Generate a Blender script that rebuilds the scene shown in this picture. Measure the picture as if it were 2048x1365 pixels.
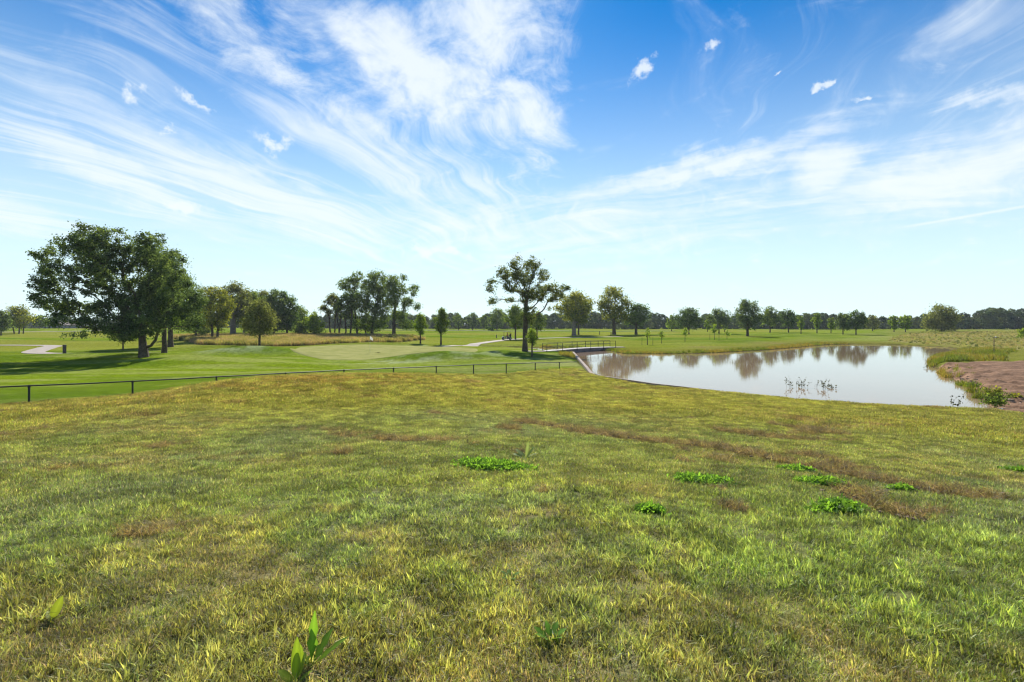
import bpy, math, random
import numpy as np
from mathutils import Vector

# ------------------------------------------------------------------ camera, sky, sun, exposure
for o in list(bpy.data.objects):
    bpy.data.objects.remove(o)
SC = bpy.context.scene
COL = SC.collection
CAMZ = 3.7            # eye height above the golf course plain
FPX = 1024.0          # focal length in photograph pixels (18 mm on 36 mm)
HORIZON = 650.0
cam_data = bpy.data.cameras.new('camera')
cam = bpy.data.objects.new('camera', cam_data); COL.objects.link(cam)
cam_data.sensor_width = 36.0; cam_data.lens = 18.0
cam_data.shift_y = -(682.5 - HORIZON) / 2048.0
cam_data.clip_start = 0.05; cam_data.clip_end = 9000
cam.location = (0, 0, CAMZ); cam.rotation_euler = (math.pi / 2, 0, 0)
SC.camera = cam

SUN_AZ = math.radians(-4.0)      # measured from straight ahead (+Y) towards +X
SUN_EL = math.radians(37.0)
SKY_STRENGTH = 0.085
sun_data = bpy.data.lights.new('sun', 'SUN')
sun_data.energy = 4.6; sun_data.angle = math.radians(0.53); sun_data.color = (1.0, 0.94, 0.84)
sun = bpy.data.objects.new('sun', sun_data); COL.objects.link(sun)
sd = Vector((math.sin(SUN_AZ) * math.cos(SUN_EL), math.cos(SUN_AZ) * math.cos(SUN_EL), math.sin(SUN_EL)))
sun.rotation_euler = (-sd).to_track_quat('-Z', 'Y').to_euler()
sun.location = (0, 0, 60)

SC.view_settings.view_transform = 'Standard'
SC.view_settings.look = 'None'
EXPOSURE = 0.85
SC.view_settings.exposure = EXPOSURE
SC.view_settings.gamma = 1.0
SC.view_settings.use_curve_mapping = False
SC.cycles.use_denoising = True
SC.cycles.denoiser = 'OPENIMAGEDENOISE'
SC.cycles.denoising_prefilter = 'ACCURATE'
SC.cycles.pixel_filter_type = 'BLACKMAN_HARRIS'
SC.cycles.filter_width = 1.25
SC.cycles.max_bounces = 5
SC.cycles.transparent_max_bounces = 8
SC.cycles.caustics_reflective = False
SC.cycles.caustics_refractive = False


class NT:
    """small helper to write node graphs as expressions"""
    def __init__(self, tree):
        self.t = tree

    def n(self, kind, **kw):
        nd = self.t.nodes.new(kind)
        for k, v in kw.items():
            setattr(nd, k, v)
        return nd

    def link(self, a, b):
        self.t.links.new(a, b)

    def put(self, sock, v):
        if isinstance(v, (int, float)):
            try:
                sock.default_value = v
            except TypeError:
                sock.default_value = (v, v, v, 1)[:len(sock.default_value)]
        elif isinstance(v, (tuple, list)):
            if len(sock.default_value) == 4 and len(v) == 3:
                v = tuple(v) + (1,)
            sock.default_value = v
        else:
            self.link(v, sock)

    def m(self, op, a, b=None, c=None, clamp=False):
        nd = self.n('ShaderNodeMath', operation=op, use_clamp=clamp)
        self.put(nd.inputs[0], a)
        if b is not None:
            self.put(nd.inputs[1], b)
        if c is not None:
            self.put(nd.inputs[2], c)
        return nd.outputs[0]

    def add(self, a, b): return self.m('ADD', a, b)
    def sub(self, a, b): return self.m('SUBTRACT', a, b)
    def mul(self, a, b): return self.m('MULTIPLY', a, b)
    def div(self, a, b): return self.m('DIVIDE', a, b)

    def ss(self, v, lo, hi, a=0.0, b=1.0):
        nd = self.n('ShaderNodeMapRange', interpolation_type='SMOOTHSTEP')
        self.put(nd.inputs['Value'], v)
        self.put(nd.inputs['From Min'], lo); self.put(nd.inputs['From Max'], hi)
        self.put(nd.inputs['To Min'], a); self.put(nd.inputs['To Max'], b)
        return nd.outputs[0]

    def vec(self, x, y, z=0.0):
        nd = self.n('ShaderNodeCombineXYZ')
        self.put(nd.inputs[0], x); self.put(nd.inputs[1], y); self.put(nd.inputs[2], z)
        return nd.outputs[0]

    def sep(self, v):
        nd = self.n('ShaderNodeSeparateXYZ'); self.link(v, nd.inputs[0])
        return nd.outputs

    def noise(self, v, scale, detail=4.0, rough=0.55, dist=0.0, col=False):
        nd = self.n('ShaderNodeTexNoise')
        if v is not None:
            self.link(v, nd.inputs['Vector'])
        self.put(nd.inputs['Scale'], scale); self.put(nd.inputs['Detail'], detail)
        self.put(nd.inputs['Roughness'], rough); self.put(nd.inputs['Distortion'], dist)
        return nd.outputs['Color' if col else 'Fac']

    def mix(self, f, a, b, mode='MIX'):
        nd = self.n('ShaderNodeMix', data_type='RGBA', blend_type=mode)
        self.put(nd.inputs[0], f); self.put(nd.inputs[6], a); self.put(nd.inputs[7], b)
        return nd.outputs[2]


def pix_dir(px, py):
    az = math.atan2(px - 1024.0, FPX)
    el = math.atan2(HORIZON - py, math.hypot(FPX, px - 1024.0))
    return az, el


def build_world():
    w = bpy.data.worlds.new('World'); SC.world = w; w.use_nodes = True
    t = w.node_tree; t.nodes.clear(); g = NT(t)
    out = g.n('ShaderNodeOutputWorld'); bg = g.n('ShaderNodeBackground')
    g.link(bg.outputs[0], out.inputs[0])
    sky = g.n('ShaderNodeTexSky', sky_type='NISHITA')
    sky.sun_disc = False
    sky.sun_elevation = SUN_EL; sky.sun_rotation = SUN_AZ
    sky.air_density = 1.0; sky.dust_density = 0.15; sky.ozone_density = 3.0; sky.altitude = 400
    hs = g.n('ShaderNodeHueSaturation'); hs.inputs['Saturation'].default_value = 1.55; hs.inputs['Value'].default_value = 0.78
    hs.inputs['Hue'].default_value = 0.494
    g.link(sky.outputs[0], hs.inputs['Color'])
    base = g.mix(1.0, hs.outputs[0], (0.56, 0.94, 1.06), 'MULTIPLY')
    tc = g.n('ShaderNodeTexCoord'); d = tc.outputs['Generated']
    x, y, z = g.sep(d)
    zc = g.m('MAXIMUM', z, 0.0)
    az = g.m('ARCTAN2', x, y)
    el = g.m('ARCSINE', z)
    k = g.add(zc, 0.10)
    pxx = g.div(x, k); pyy = g.div(y, k)
    P = g.vec(pxx, pyy)

    bn = g.noise(d, 13.0, 5, 0.62, col=True)
    bx, by, _ = g.sep(bn)
    az_w = g.add(az, g.mul(g.sub(bx, 0.5), 0.085)); el_w = g.add(el, g.mul(g.sub(by, 0.5), 0.075))

    def blob(px, py, wx, wy, rot=0.0, soft=1.0):
        """soft elliptical region of the sky around a direction (sizes in photograph pixels)"""
        a0, e0 = pix_dir(px, py)
        sx = wx / FPX * math.cos(a0) ** 2; sy = wy / FPX * math.cos(a0)
        da = g.sub(az_w, a0); de = g.sub(el_w, e0)
        c, s = math.cos(rot), math.sin(rot)
        u = g.div(g.add(g.mul(da, c), g.mul(de, s)), sx)
        v = g.div(g.sub(g.mul(de, c), g.mul(da, s)), sy)
        r2 = g.add(g.mul(u, u), g.mul(v, v))
        return g.m('POWER', 2.718, g.mul(r2, -soft))

    # warp so that fibres curl
    wn = g.noise(P, 0.45, 3, 0.5, col=True)
    wx, wy, _ = g.sep(wn)
    qx = g.add(pxx, g.mul(g.sub(wx, 0.5), 1.6)); qy = g.add(pyy, g.mul(g.sub(wy, 0.5), 1.6))

    def fibres(ang, sl, sc, seed, detail=7, rough=0.62):
        c, s = math.cos(ang), math.sin(ang)
        al = g.add(g.mul(qx, c), g.mul(qy, s)); ac = g.sub(g.mul(qy, c), g.mul(qx, s))
        return g.noise(g.vec(g.mul(al, sl), g.mul(ac, sc), seed), 1.0, detail, rough, 0.35)
    f1 = fibres(math.radians(50), 1.3, 4.6, 3.7)
    f2 = fibres(math.radians(72), 0.7, 7.5, 9.1)
    f3 = fibres(math.radians(-38), 0.6, 4.2, 5.3)
    puffy = g.noise(g.vec(qx, qy, 2.2), 5.5, 7, 0.66, 0.4)
    cover = g.noise(g.vec(pxx, pyy, 7.0), 0.33, 2, 0.5)

    # the big bright cirrus mass, upper middle
    mass = g.m('MAXIMUM', blob(830, 130, 300, 95, -0.30), blob(960, 60, 170, 110, 0.0))
    mass = g.m('MAXIMUM', mass, blob(1060, 215, 110, 95, -0.5))
    mass = g.m('MAXIMUM', mass, g.mul(blob(480, 70, 280, 48, -0.55), 0.72))
    mass = g.m('MAXIMUM', mass, g.mul(blob(700, 235, 260, 38, -0.42), 0.62))
    hole = g.add(blob(690, 110, 60, 24, -0.6), blob(1240, 190, 130, 150, 0.0))
    mass = g.sub(mass, g.mul(hole, 0.35))
    d1 = g.add(g.mul(f1, 0.45), g.mul(puffy, 0.55))
    d1 = g.ss(g.add(g.mul(g.sub(d1, 0.5), 2.9), g.mul(mass, 0.98)), 0.12, 1.08)
    d1 = g.mul(d1, 0.88)
    # thin streaks over the left half
    lft = g.m('MAXIMUM', blob(200, 330, 330, 55, -0.40), blob(520, 390, 430, 60, -0.30))
    lft = g.m('MAXIMUM', lft, g.mul(blob(330, 130, 260, 90, -0.5), 0.45))
    lft = g.m('MAXIMUM', lft, g.mul(blob(0, 420, 200, 40, -0.2), 0.8))
    lft = g.m('MAXIMUM', lft, g.mul(blob(760, 330, 330, 60, -0.25), 0.8))
    lft = g.m('MAXIMUM', lft, g.mul(blob(900, 440, 420, 45, -0.08), 0.7))
    d2 = g.mul(g.ss(g.add(g.mul(g.sub(f2, 0.5), 2.2), g.mul(lft, 0.80)), 0.10, 1.0), 0.8)
    # veils over the right half
    rgt = g.m('MAXIMUM', blob(1900, 350, 330, 75, 0.10), blob(1650, 330, 90, 55, 0.5))
    rgt = g.m('MAXIMUM', rgt, g.mul(blob(1950, 60, 260, 70, 0.15), 0.6))
    rgt = g.m('MAXIMUM', rgt, g.mul(blob(1420, 330, 300, 26, 0.17), 0.95))
    rgt = g.m('MAXIMUM', rgt, g.mul(blob(1150, 490, 420, 60, 0.05), 0.55))
    rgt = g.m('MAXIMUM', rgt, g.mul(blob(1300, 400, 500, 55, 0.12), 0.6))
    rgt = g.m('MAXIMUM', rgt, g.mul(blob(1990, 205, 170, 20, -0.10), 0.8))
    d3 = g.mul(g.ss(g.add(g.add(g.mul(f3, 0.65), g.mul(puffy, 0.35)), g.mul(rgt, 0.38)), 0.55, 0.92), 0.85)
    # elsewhere in the sky, scattered cirrus goes on
    d4 = g.mul(g.ss(g.add(g.mul(f1, 0.6), g.mul(cover, 0.55)), 0.56, 0.90), 0.5)
    # small puffs
    puff = blob(1287, 138, 36, 17, 0.6, 1.0)
    for (a, b, c, e, r) in ((1430, 91, 30, 12, 0.25), (1650, 166, 15, 7, 0.4), (1728, 205, 20, 7, 0.1),
                            (278, 180, 34, 18, 0.1), (326, 255, 20, 9, 0.6), (535, 285, 48, 20, -0.25),
                            (385, 200, 60, 13, -0.4), (360, 418, 48, 16, -0.1), (1565, 158, 11, 4, 0.2),
                            (870, 500, 90, 12, -0.05)):
        puff = g.m('MAXIMUM', puff, blob(a, b, c, e, r, 1.0))
    pn = g.noise(d, 34.0, 5, 0.68)
    d5 = g.mul(g.ss(g.add(g.mul(puff, 0.95), g.mul(g.sub(pn, 0.5), 2.6)), 0.40, 1.15), g.mul(g.ss(puff, 0.03, 0.30), 0.78))
    # contrail low on the right
    a0, e0 = pix_dir(1775, 460); a1, e1 = pix_dir(2060, 411)
    sl = (e1 - e0) / (a1 - a0)
    off = g.m('ABSOLUTE', g.sub(el, g.add(g.mul(g.sub(az, a0), sl), e0)))
    ctr = g.mul(g.ss(off, 0.0035, 0.0), g.mul(g.ss(az, a0, a0 + 0.05), g.ss(az, a1 + 0.5, a1 + 0.2)))
    d6 = g.mul(ctr, 0.6)
    dens = d1
    for q in (d2, d3, d4, d5, d6):
        dens = g.sub(g.add(dens, q), g.mul(dens, q))
    dens = g.mul(dens, g.ss(el, 0.0, 0.10))
    # pale moist air near the horizon
    low = g.m('POWER', g.ss(el, 0.60, -0.04), 1.10)
    cs = 1.0 / SKY_STRENGTH / (2 ** EXPOSURE)
    hazec = (0.90 * cs, 1.08 * cs, 1.12 * cs)
    c1 = g.mix(g.mul(low, 0.92), base, hazec)
    c2 = g.mix(dens, c1, (0.96 * cs, 1.03 * cs, 1.08 * cs))
    g.link(c2, bg.inputs['Color'])
    bg.inputs['Strength'].default_value = SKY_STRENGTH
    w.cycles.sampling_method = 'MANUAL'; w.cycles.sample_map_resolution = 256


build_world()


# ------------------------------------------------------------------ object helpers
def mesh_from(name, verts, faces, mat=None, attrs=None, smooth=False):
    """verts (n,3) array, faces: (m,k) int array or a list of such arrays"""
    me = bpy.data.meshes.new(name)
    verts = np.asarray(verts, dtype=np.float32)
    if not isinstance(faces, list):
        faces = [faces]
    faces = [np.asarray(f, dtype=np.int32) for f in faces if len(f)]
    me.vertices.add(len(verts)); me.vertices.foreach_set('co', verts.ravel())
    nl = sum(f.size for f in faces); npoly = sum(len(f) for f in faces)
    if npoly:
        me.loops.add(nl); me.polygons.add(npoly)
        me.loops.foreach_set('vertex_index', np.concatenate([f.ravel() for f in faces]))
        starts, tot, s = [], [], 0
        for f in faces:
            kk = f.shape[1]
            starts.append(np.arange(len(f), dtype=np.int32) * kk + s)
            tot.append(np.full(len(f), kk, dtype=np.int32)); s += f.size
        me.polygons.foreach_set('loop_start', np.concatenate(starts))
        me.polygons.foreach_set('loop_total', np.concatenate(tot))
        me.polygons.foreach_set('use_smooth', np.full(npoly, smooth, dtype=bool))
    for k, v in (attrs or {}).items():
        v = np.asarray(v, dtype=np.float32)
        if v.ndim == 2 and v.shape[1] == 3:
            v = np.concatenate([v, np.ones((len(v), 1), np.float32)], 1)
        if v.ndim == 2:
            a = me.attributes.new(k, 'FLOAT_COLOR', 'POINT'); a.data.foreach_set('color', v.ravel())
        else:
            a = me.attributes.new(k, 'FLOAT', 'POINT'); a.data.foreach_set('value', v)
    me.update(calc_edges=True)
    if mat:
        me.materials.append(mat)
    return me


def link(name, me, parent=None, loc=None, kind=None):
    o = bpy.data.objects.new(name, me); COL.objects.link(o)
    if parent is not None:
        o.parent = parent
    if loc is not None:
        o.location = loc
    if kind:
        o['kind'] = kind
    return o


def tag(o, label, cat, group=None):
    o['label'] = label; o['category'] = cat
    if group:
        o['group'] = group
    return o


def thing(name, label, cat, loc=(0, 0, 0), rz=0.0, group=None):
    o = bpy.data.objects.new(name, None); COL.objects.link(o)
    o.empty_display_size = 0.3
    o.location = loc; o.rotation_euler = (0, 0, rz)
    return tag(o, label, cat, group)


class MB:
    """collects boxes, tubes and lathes into one mesh"""
    def __init__(self):
        self.v = []; self.f = []; self.n = 0

    def add(self, v, f):
        self.v.append(np.asarray(v, float)); self.f += [tuple(i + self.n for i in q) for q in f]; self.n += len(v)

    def box(self, x0, x1, y0, y1, z0, z1, ch=0.0):
        if ch <= 0:
            v = [(x, y, z) for z in (z0, z1) for y in (y0, y1) for x in (x0, x1)]
            self.add(v, [(0, 2, 3, 1), (4, 5, 7, 6), (0, 1, 5, 4), (2, 6, 7, 3), (0, 4, 6, 2), (1, 3, 7, 5)])
        else:
            v = []
            for z, i in ((z0, ch), (z0 + ch, 0), (z1 - ch, 0), (z1, ch)):
                v += [(x0 + i, y0 + i, z), (x1 - i, y0 + i, z), (x1 - i, y1 - i, z), (x0 + i, y1 - i, z)]
            f = [(3, 2, 1, 0), (12, 13, 14, 15)]
            for r in range(3):
                for c in range(4):
                    a = r * 4 + c; b = r * 4 + (c + 1) % 4
                    f.append((a, b, b + 4, a + 4))
            self.add(v, f)

    def tube(self, pts, r, n=8, caps=True):
        pts = [Vector(p) for p in pts]
        rs = r if isinstance(r, (list, tuple)) else [r] * len(pts)
        v = []; f = []
        for i, p in enumerate(pts):
            a = pts[min(i + 1, len(pts) - 1)] - pts[max(i - 1, 0)]
            a.normalize()
            u = a.cross(Vector((0, 0, 1)) if abs(a.z) < 0.95 else Vector((1, 0, 0))); u.normalize(); w = a.cross(u)
            for k in range(n):
                t = 2 * math.pi * k / n
                v.append(tuple(p + (u * math.cos(t) + w * math.sin(t)) * rs[i]))
        for i in range(len(pts) - 1):
            for k in range(n):
                f.append((i * n + k, i * n + (k + 1) % n, (i + 1) * n + (k + 1) % n, (i + 1) * n + k))
        if caps:
            f.append(tuple(range(n - 1, -1, -1))); f.append(tuple((len(pts) - 1) * n + k for k in range(n)))
        self.add(v, f)

    def sweep(self, pts, prof):
        """profile (list of (offset, z)) swept along a ground polyline"""
        pts = np.asarray(pts, float); m = len(prof); v = []; f = []
        tg = np.gradient(pts[:, :2], axis=0); tg /= np.linalg.norm(tg, axis=1)[:, None]
        nn = np.stack([tg[:, 1], -tg[:, 0]], 1)
        for i in range(len(pts)):
            for (o_, z_) in prof:
                v.append((pts[i, 0] + nn[i, 0] * o_, pts[i, 1] + nn[i, 1] * o_, pts[i, 2] + z_))
        for i in range(len(pts) - 1):
            for k in range(m):
                f.append((i * m + k, i * m + (k + 1) % m, (i + 1) * m + (k + 1) % m, (i + 1) * m + k))
        f.append(tuple(range(m))); f.append(tuple((len(pts) - 1) * m + k for k in range(m - 1, -1, -1)))
        self.add(v, f)

    def build(self, name, mat, parent=None, loc=None, smooth=False):
        me = bpy.data.meshes.new(name)
        me.from_pydata(np.concatenate(self.v).tolist(), [], self.f)
        me.update(); me.materials.append(mat)
        if smooth:
            me.polygons.foreach_set('use_smooth', np.ones(len(me.polygons), bool))
        return link(name, me, parent, loc)


def ss(v, lo, hi):
    t = np.clip((v - lo) / (hi - lo), 0, 1)
    return t * t * (3 - 2 * t)


_TAB = np.random.RandomState(11).rand(512, 512)


def vnoise(x, y):
    x = np.asarray(x, float); y = np.asarray(y, float)
    xi = np.floor(x).astype(int); yi = np.floor(y).astype(int)
    fx = x - xi; fy = y - yi
    fx = fx * fx * (3 - 2 * fx); fy = fy * fy * (3 - 2 * fy)
    a = _TAB[xi % 512, yi % 512]; b = _TAB[(xi + 1) % 512, yi % 512]
    c = _TAB[xi % 512, (yi + 1) % 512]; d = _TAB[(xi + 1) % 512, (yi + 1) % 512]
    return (a * (1 - fx) + b * fx) * (1 - fy) + (c * (1 - fx) + d * fx) * fy


def fbm(x, y, oct=4, gain=0.5):
    s = 0; a = 1; tot = 0; x = np.asarray(x, float); y = np.asarray(y, float)
    for i in range(oct):
        s = s + a * vnoise(x * 2 ** i + 17.3 * i, y * 2 ** i + 5.1 * i); tot += a; a *= gain
    return s / tot


# ------------------------------------------------------------------ the lie of the land
WATER = -0.35


def W(px, py, d):
    """a point seen at pixel (px, py) at depth d"""
    return ((px - 1024) / FPX * d, d, CAMZ - (py - HORIZON) * d / FPX)


_ctrl = []
for px in (-300, 200, 700, 1024, 1400, 1800, 2350):
    for d, z in ((1.2, 2.15), (2.3, 2.08), (5.0, 1.84), (10.0, 1.36)):
        x = (px - 1024) / FPX * d
        _ctrl.append((x, d, z - 0.004 * max(0, x) * d))
for px, py, d in (  # near lawn, mound, fence line, near bank
        (1024, 832, 16), (1024, 785, 25), (1024, 750, 36), (60, 834, 15), (-300, 850, 14), (58, 806, 18.5),
        (262, 790, 20.7), (430, 773, 20.0), (570, 757.5, 22.5), (690, 752.5, 25.0), (800, 752.5, 27.0),
        (880, 753, 29.3), (950, 751, 33.2), (570, 800, 17.6), (800, 795, 19), (1072, 741, 38), (1115, 739, 40),
        (1300, 772, 33), (1400, 780, 31), (1500, 789, 29), (1650, 803, 26.7), (1800, 813, 25), (2040, 823, 23.7), (2400, 838, 22.0),
        (1500, 826, 18), (1800, 848, 16.5), (2048, 856, 16), (1300, 815, 20), (1200, 765, 34),
        # behind the fence, left
        (58, 776, 26), (58, 745, 40), (287, 717, 56), (-200, 745, 40), (0, 715, 58), (150, 700, 76), (400, 745, 38), (600, 738, 43),
        (800, 735, 45), (1000, 735, 44), (1000, 716, 57), (1064, 716, 57.5), (1050, 703, 71), (1100, 705, 69),
        # the green and round it
        (740, 721, 60), (740, 690.5, 87), (600, 695, 80), (900, 695, 82), (500, 720, 54), (640, 722, 56), (860, 726, 52), (420, 700, 76),
        # middle distance
        (1018, 681, 119), (940, 690, 92), (1148, 672, 150), (1228, 669, 165), (1494, 673, 146), (1320, 688, 97), (1454, 679, 116),
        (1700, 666, 180), (1700, 680, 122), (600, 693, 90), (600, 670, 145), (430, 680, 108), (841, 690, 95), (740, 672, 130),
        (1990, 709, 61), (1960, 733, 45), (2040, 735, 43), (2040, 760, 34.5), (2300, 770, 32), (1900, 690, 96), (1900, 670, 150), (2300, 690, 100),
        (2040, 798, 26.8), (32, 667, 170), (120, 657, 250), (-300, 668, 160), (246, 700, 75), (340, 695, 84), (120, 690, 92)):
    _ctrl.append(W(px, py, d))
for px in (-900, -300, 300, 800, 1300, 1800, 2400, 3000):
    for d, z in ((260, 1.2), (420, 0.9), (900, 0.0), (3000, -1.0)):
        if d == 260 and 0 < px < 500:
            z = 1.9
        _ctrl.append(((px - 1024) / FPX * d, d, z))
for d in (5, 12, 25, 50, 100):
    zz = float(np.interp(d, (5, 12, 25, 50, 100), (1.8, 1.2, 0.7, 0.2, 0.3)))
    _ctrl.append((-2.2 * d, d, zz)); _ctrl.append((2.6 * d, d, zz - 0.1))
_ctrl = np.array(_ctrl)


def _uv(x, y):
    th = np.clip(np.arctan2(x, np.maximum(y, 1e-6) * 1.0), -1.25, 1.25)
    th = np.where(y <= 0, np.sign(x) * 1.25, th)
    r = np.maximum(np.hypot(x, y), 0.8)
    return np.stack([th * 1.4, np.log(r)], -1)


def _phi(r2):
    return 0.5 * r2 * np.log(r2 + 1e-12)


_cu = _uv(_ctrl[:, 0], _ctrl[:, 1])
_K = _phi(((_cu[:, None] - _cu[None]) ** 2).sum(-1)) + np.eye(len(_cu)) * 0.004
_Pm = np.concatenate([np.ones((len(_cu), 1)), _cu], 1)
_A = np.block([[_K, _Pm], [_Pm.T, np.zeros((3, 3))]])
_wts = np.linalg.solve(_A, np.concatenate([_ctrl[:, 2], np.zeros(3)]))

# pond outline on the water plane, clockwise from the corner of the concrete edge
_pond_px = [(1185, 757), (1300, 773), (1430, 784), (1600, 801), (1750, 811), (1900, 818), (2048, 823), (2250, 832), (2250, 826), (2060, 818),
            (1985, 812), (1968, 797), (1942, 778), (1915, 760), (1890, 748), (1869, 734), (1864, 722), (1878, 714), (1905, 709), (1924, 705),
            (1920, 699.5), (1895, 695), (1800, 690.5), (1700, 689), (1655, 690), (1600, 695), (1530, 701), (1430, 706.5), (1350, 708.5),
            (1250, 708.5)]
_pond = [((px - 1024) / FPX * (CAMZ - WATER) * FPX / (py - HORIZON), (CAMZ - WATER) * FPX / (py - HORIZON)) for px, py in _pond_px]
# the creek that runs off under the bridge, to the left behind the green
_pond += [(15.0, 79.0), (9.0, 89.0), (2.0, 92.5), (-7.0, 94.0), (-7.5, 90.0), (1.0, 86.5), (5.0, 81.0), (8.6, 72.0)]
_pond = np.array(_pond)


def poly_sd(x, y, poly):
    """signed distance to a polygon, negative inside"""
    d2 = np.full(np.shape(x), 1e18); ins = np.zeros(np.shape(x), bool)
    n = len(poly)
    for i in range(n):
        ax, ay = poly[i]; bx, by = poly[(i + 1) % n]
        ex, ey = bx - ax, by - ay
        t = np.clip(((x - ax) * ex + (y - ay) * ey) / (ex * ex + ey * ey), 0, 1)
        d2 = np.minimum(d2, (x - ax - t * ex) ** 2 + (y - ay - t * ey) ** 2)
        if ay != by:
            c = ((ay > y) != (by > y)) & (x < ex * (y - ay) / (by - ay) + ax)
            ins ^= c
    d = np.sqrt(d2)
    return np.where(ins, -d, d)


_bumps = [(W(872, 0, 57)[0], 57.5, 0.95, 6.5, 2.8), (W(520, 0, 65)[0], 64, 1.05, 6.5, 3.2), (W(1005, 0, 63)[0], 62, 0.60, 4.0, 2.8),
          (W(395, 0, 50)[0], 50, 0.55, 8, 3.6), (W(190, 0, 60)[0], 59, 0.40, 9, 4.5), (W(420, 0, 78)[0], 80, 0.5, 8, 4), (W(1095, 0, 110)[0], 108, 0.45, 6, 4), (W(1400, 0, 150)[0], 148, 0.4, 9, 5),
          (W(640, 0, 48)[0], 46, 0.38, 7, 3.2), (W(760, 0, 92)[0], 93, 0.35, 9, 4),
          (W(520, 0, 20.8)[0], 20.8, 0.06, 2.2, 1.5), (W(620, 0, 22.6)[0], 22.6, 0.07, 2.4, 1.6), (W(740, 0, 25)[0], 25, 0.07, 2.6, 1.7), (W(840, 0, 27.5)[0], 27.5, 0.04, 2.4, 1.6)]


def ground(x, y):
    x = np.asarray(x, float); y = np.asarray(y, float)
    sh = x.shape; xf = x.ravel(); yf = y.ravel()
    z = np.empty(len(xf))
    for i in range(0, len(xf), 40000):
        q = _uv(xf[i:i + 40000], yf[i:i + 40000])
        r2 = ((q[:, None] - _cu[None]) ** 2).sum(-1)
        z[i:i + 40000] = _phi(r2) @ _wts[:len(_cu)] + _wts[len(_cu)] + q @ _wts[len(_cu) + 1:]
    th = np.abs(np.arctan2(xf, yf))
    z = z + (np.clip(2.2 - 0.012 * np.hypot(xf, yf), 0.5, 2.2) - z) * ss(th, 1.3, 2.1)
    r = np.hypot(xf, yf)
    for bx, by, h, sx, sy in _bumps:
        z = z + h * np.exp(-((xf - bx) / sx) ** 2 - ((yf - by) / sy) ** 2)
    # gentle unevenness
    z = z + (fbm(xf * 0.35, yf * 0.35, 3) - 0.5) * 0.10 * ss(r, 1, 6) * (1 - 0.6 * ss(r, 40, 60))
    z = z + (fbm(xf * 2.1 + 9, yf * 2.1, 3) - 0.5) * 0.055 * (1 - ss(r, 18, 34))
    z = z + (fbm(xf * 0.05, yf * 0.05, 3) - 0.5) * 0.7 * ss(r, 130, 300)
    sd = poly_sd(xf, yf, _pond)
    sd = sd + (fbm(xf * 0.9, yf * 0.9, 3) - 0.5) * 0.5 * ss(xf, 9.5, 11)
    wid = 0.6 + 2.6 * ss(yf, 45, 70)
    zin = WATER - 0.12 - 0.35 * np.clip(-sd, 0, 2)
    zo = WATER + 0.04 + (np.maximum(z, WATER + 0.12) - WATER - 0.04) * ss(sd, 0, wid)
    zo = np.where(sd < 0, WATER + 0.04 + (zin - WATER - 0.04) * ss(-sd, 0, 0.5), zo)
    return zo.reshape(sh)


def gz(x, y):
    return float(ground(np.array([x]), np.array([y]))[0])


def at(px, d):
    x = (px - 1024) / FPX * d
    return (x, d, gz(x, d))


_HD = np.exp(np.linspace(math.log(1.5), math.log(400), 900))


def hit(px, py):
    """where the sight line through a pixel first meets the ground"""
    x = (px - 1024) / FPX * _HD
    zr = CAMZ - (py - HORIZON) * _HD / FPX
    zg = ground(x, _HD)
    i = np.argmax(zg >= zr)
    if not (zg >= zr).any():
        i = len(_HD) - 1
    return (x[i], _HD[i], zg[i])


FENCE_A = np.array((-17.45, 18.5)); FENCE_STEP = np.array((2.131, 2.172))
_fn = np.array((-FENCE_STEP[1], FENCE_STEP[0])) / np.hypot(*FENCE_STEP)     # towards the golf course


def fence_side(x, y):
    """metres beyond the fence line (positive on the golf course side)"""
    return (x - FENCE_A[0]) * _fn[0] + (y - FENCE_A[1]) * _fn[1]


# ------------------------------------------------------------------ colours of the ground
STREAK = np.array([hit(*p)[:2] for p in ((1040, 842), (1100, 852), (1200, 868), (1300, 882), (1420, 893), (1540, 916), (1640, 938), (1720, 955),
                                         (1830, 975), (1960, 995))])
STREAK2 = np.array([hit(*p)[:2] for p in ((620, 860), (720, 872), (820, 884), (900, 880))])
STREAK3 = np.array([hit(*p)[:2] for p in ((1700, 975), (1760, 1005), (1800, 1030))])


def line_d(x, y, pl):
    d2 = np.full(np.shape(x), 1e18)
    for i in range(len(pl) - 1):
        ax, ay = pl[i]; bx, by = pl[i + 1]; ex, ey = bx - ax, by - ay
        t = np.clip(((x - ax) * ex + (y - ay) * ey) / (ex * ex + ey * ey), 0, 1)
        d2 = np.minimum(d2, (x - ax - t * ex) ** 2 + (y - ay - t * ey) ** 2)
    return np.sqrt(d2)


def dead_mask(x, y):
    n = fbm(x * 1.7, y * 1.7, 4)
    m = np.exp(-(line_d(x + 0.5 * (n - 0.5), y, STREAK) / 0.42) ** 2) * ss(n, 0.18, 0.40)
    m = np.maximum(m, 0.8 * np.exp(-(line_d(x, y, STREAK2) / 0.45) ** 2) * ss(n, 0.36, 0.58))
    m = np.maximum(m, 0.9 * np.exp(-(line_d(x, y, STREAK3) / 0.35) ** 2) * ss(n, 0.36, 0.6))
    m2 = ss(fbm(x * 0.9 + 31, y * 0.9 + 7, 4), 0.66, 0.78)
    return np.clip(np.maximum(m, 0.7 * m2), 0, 1)


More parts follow.
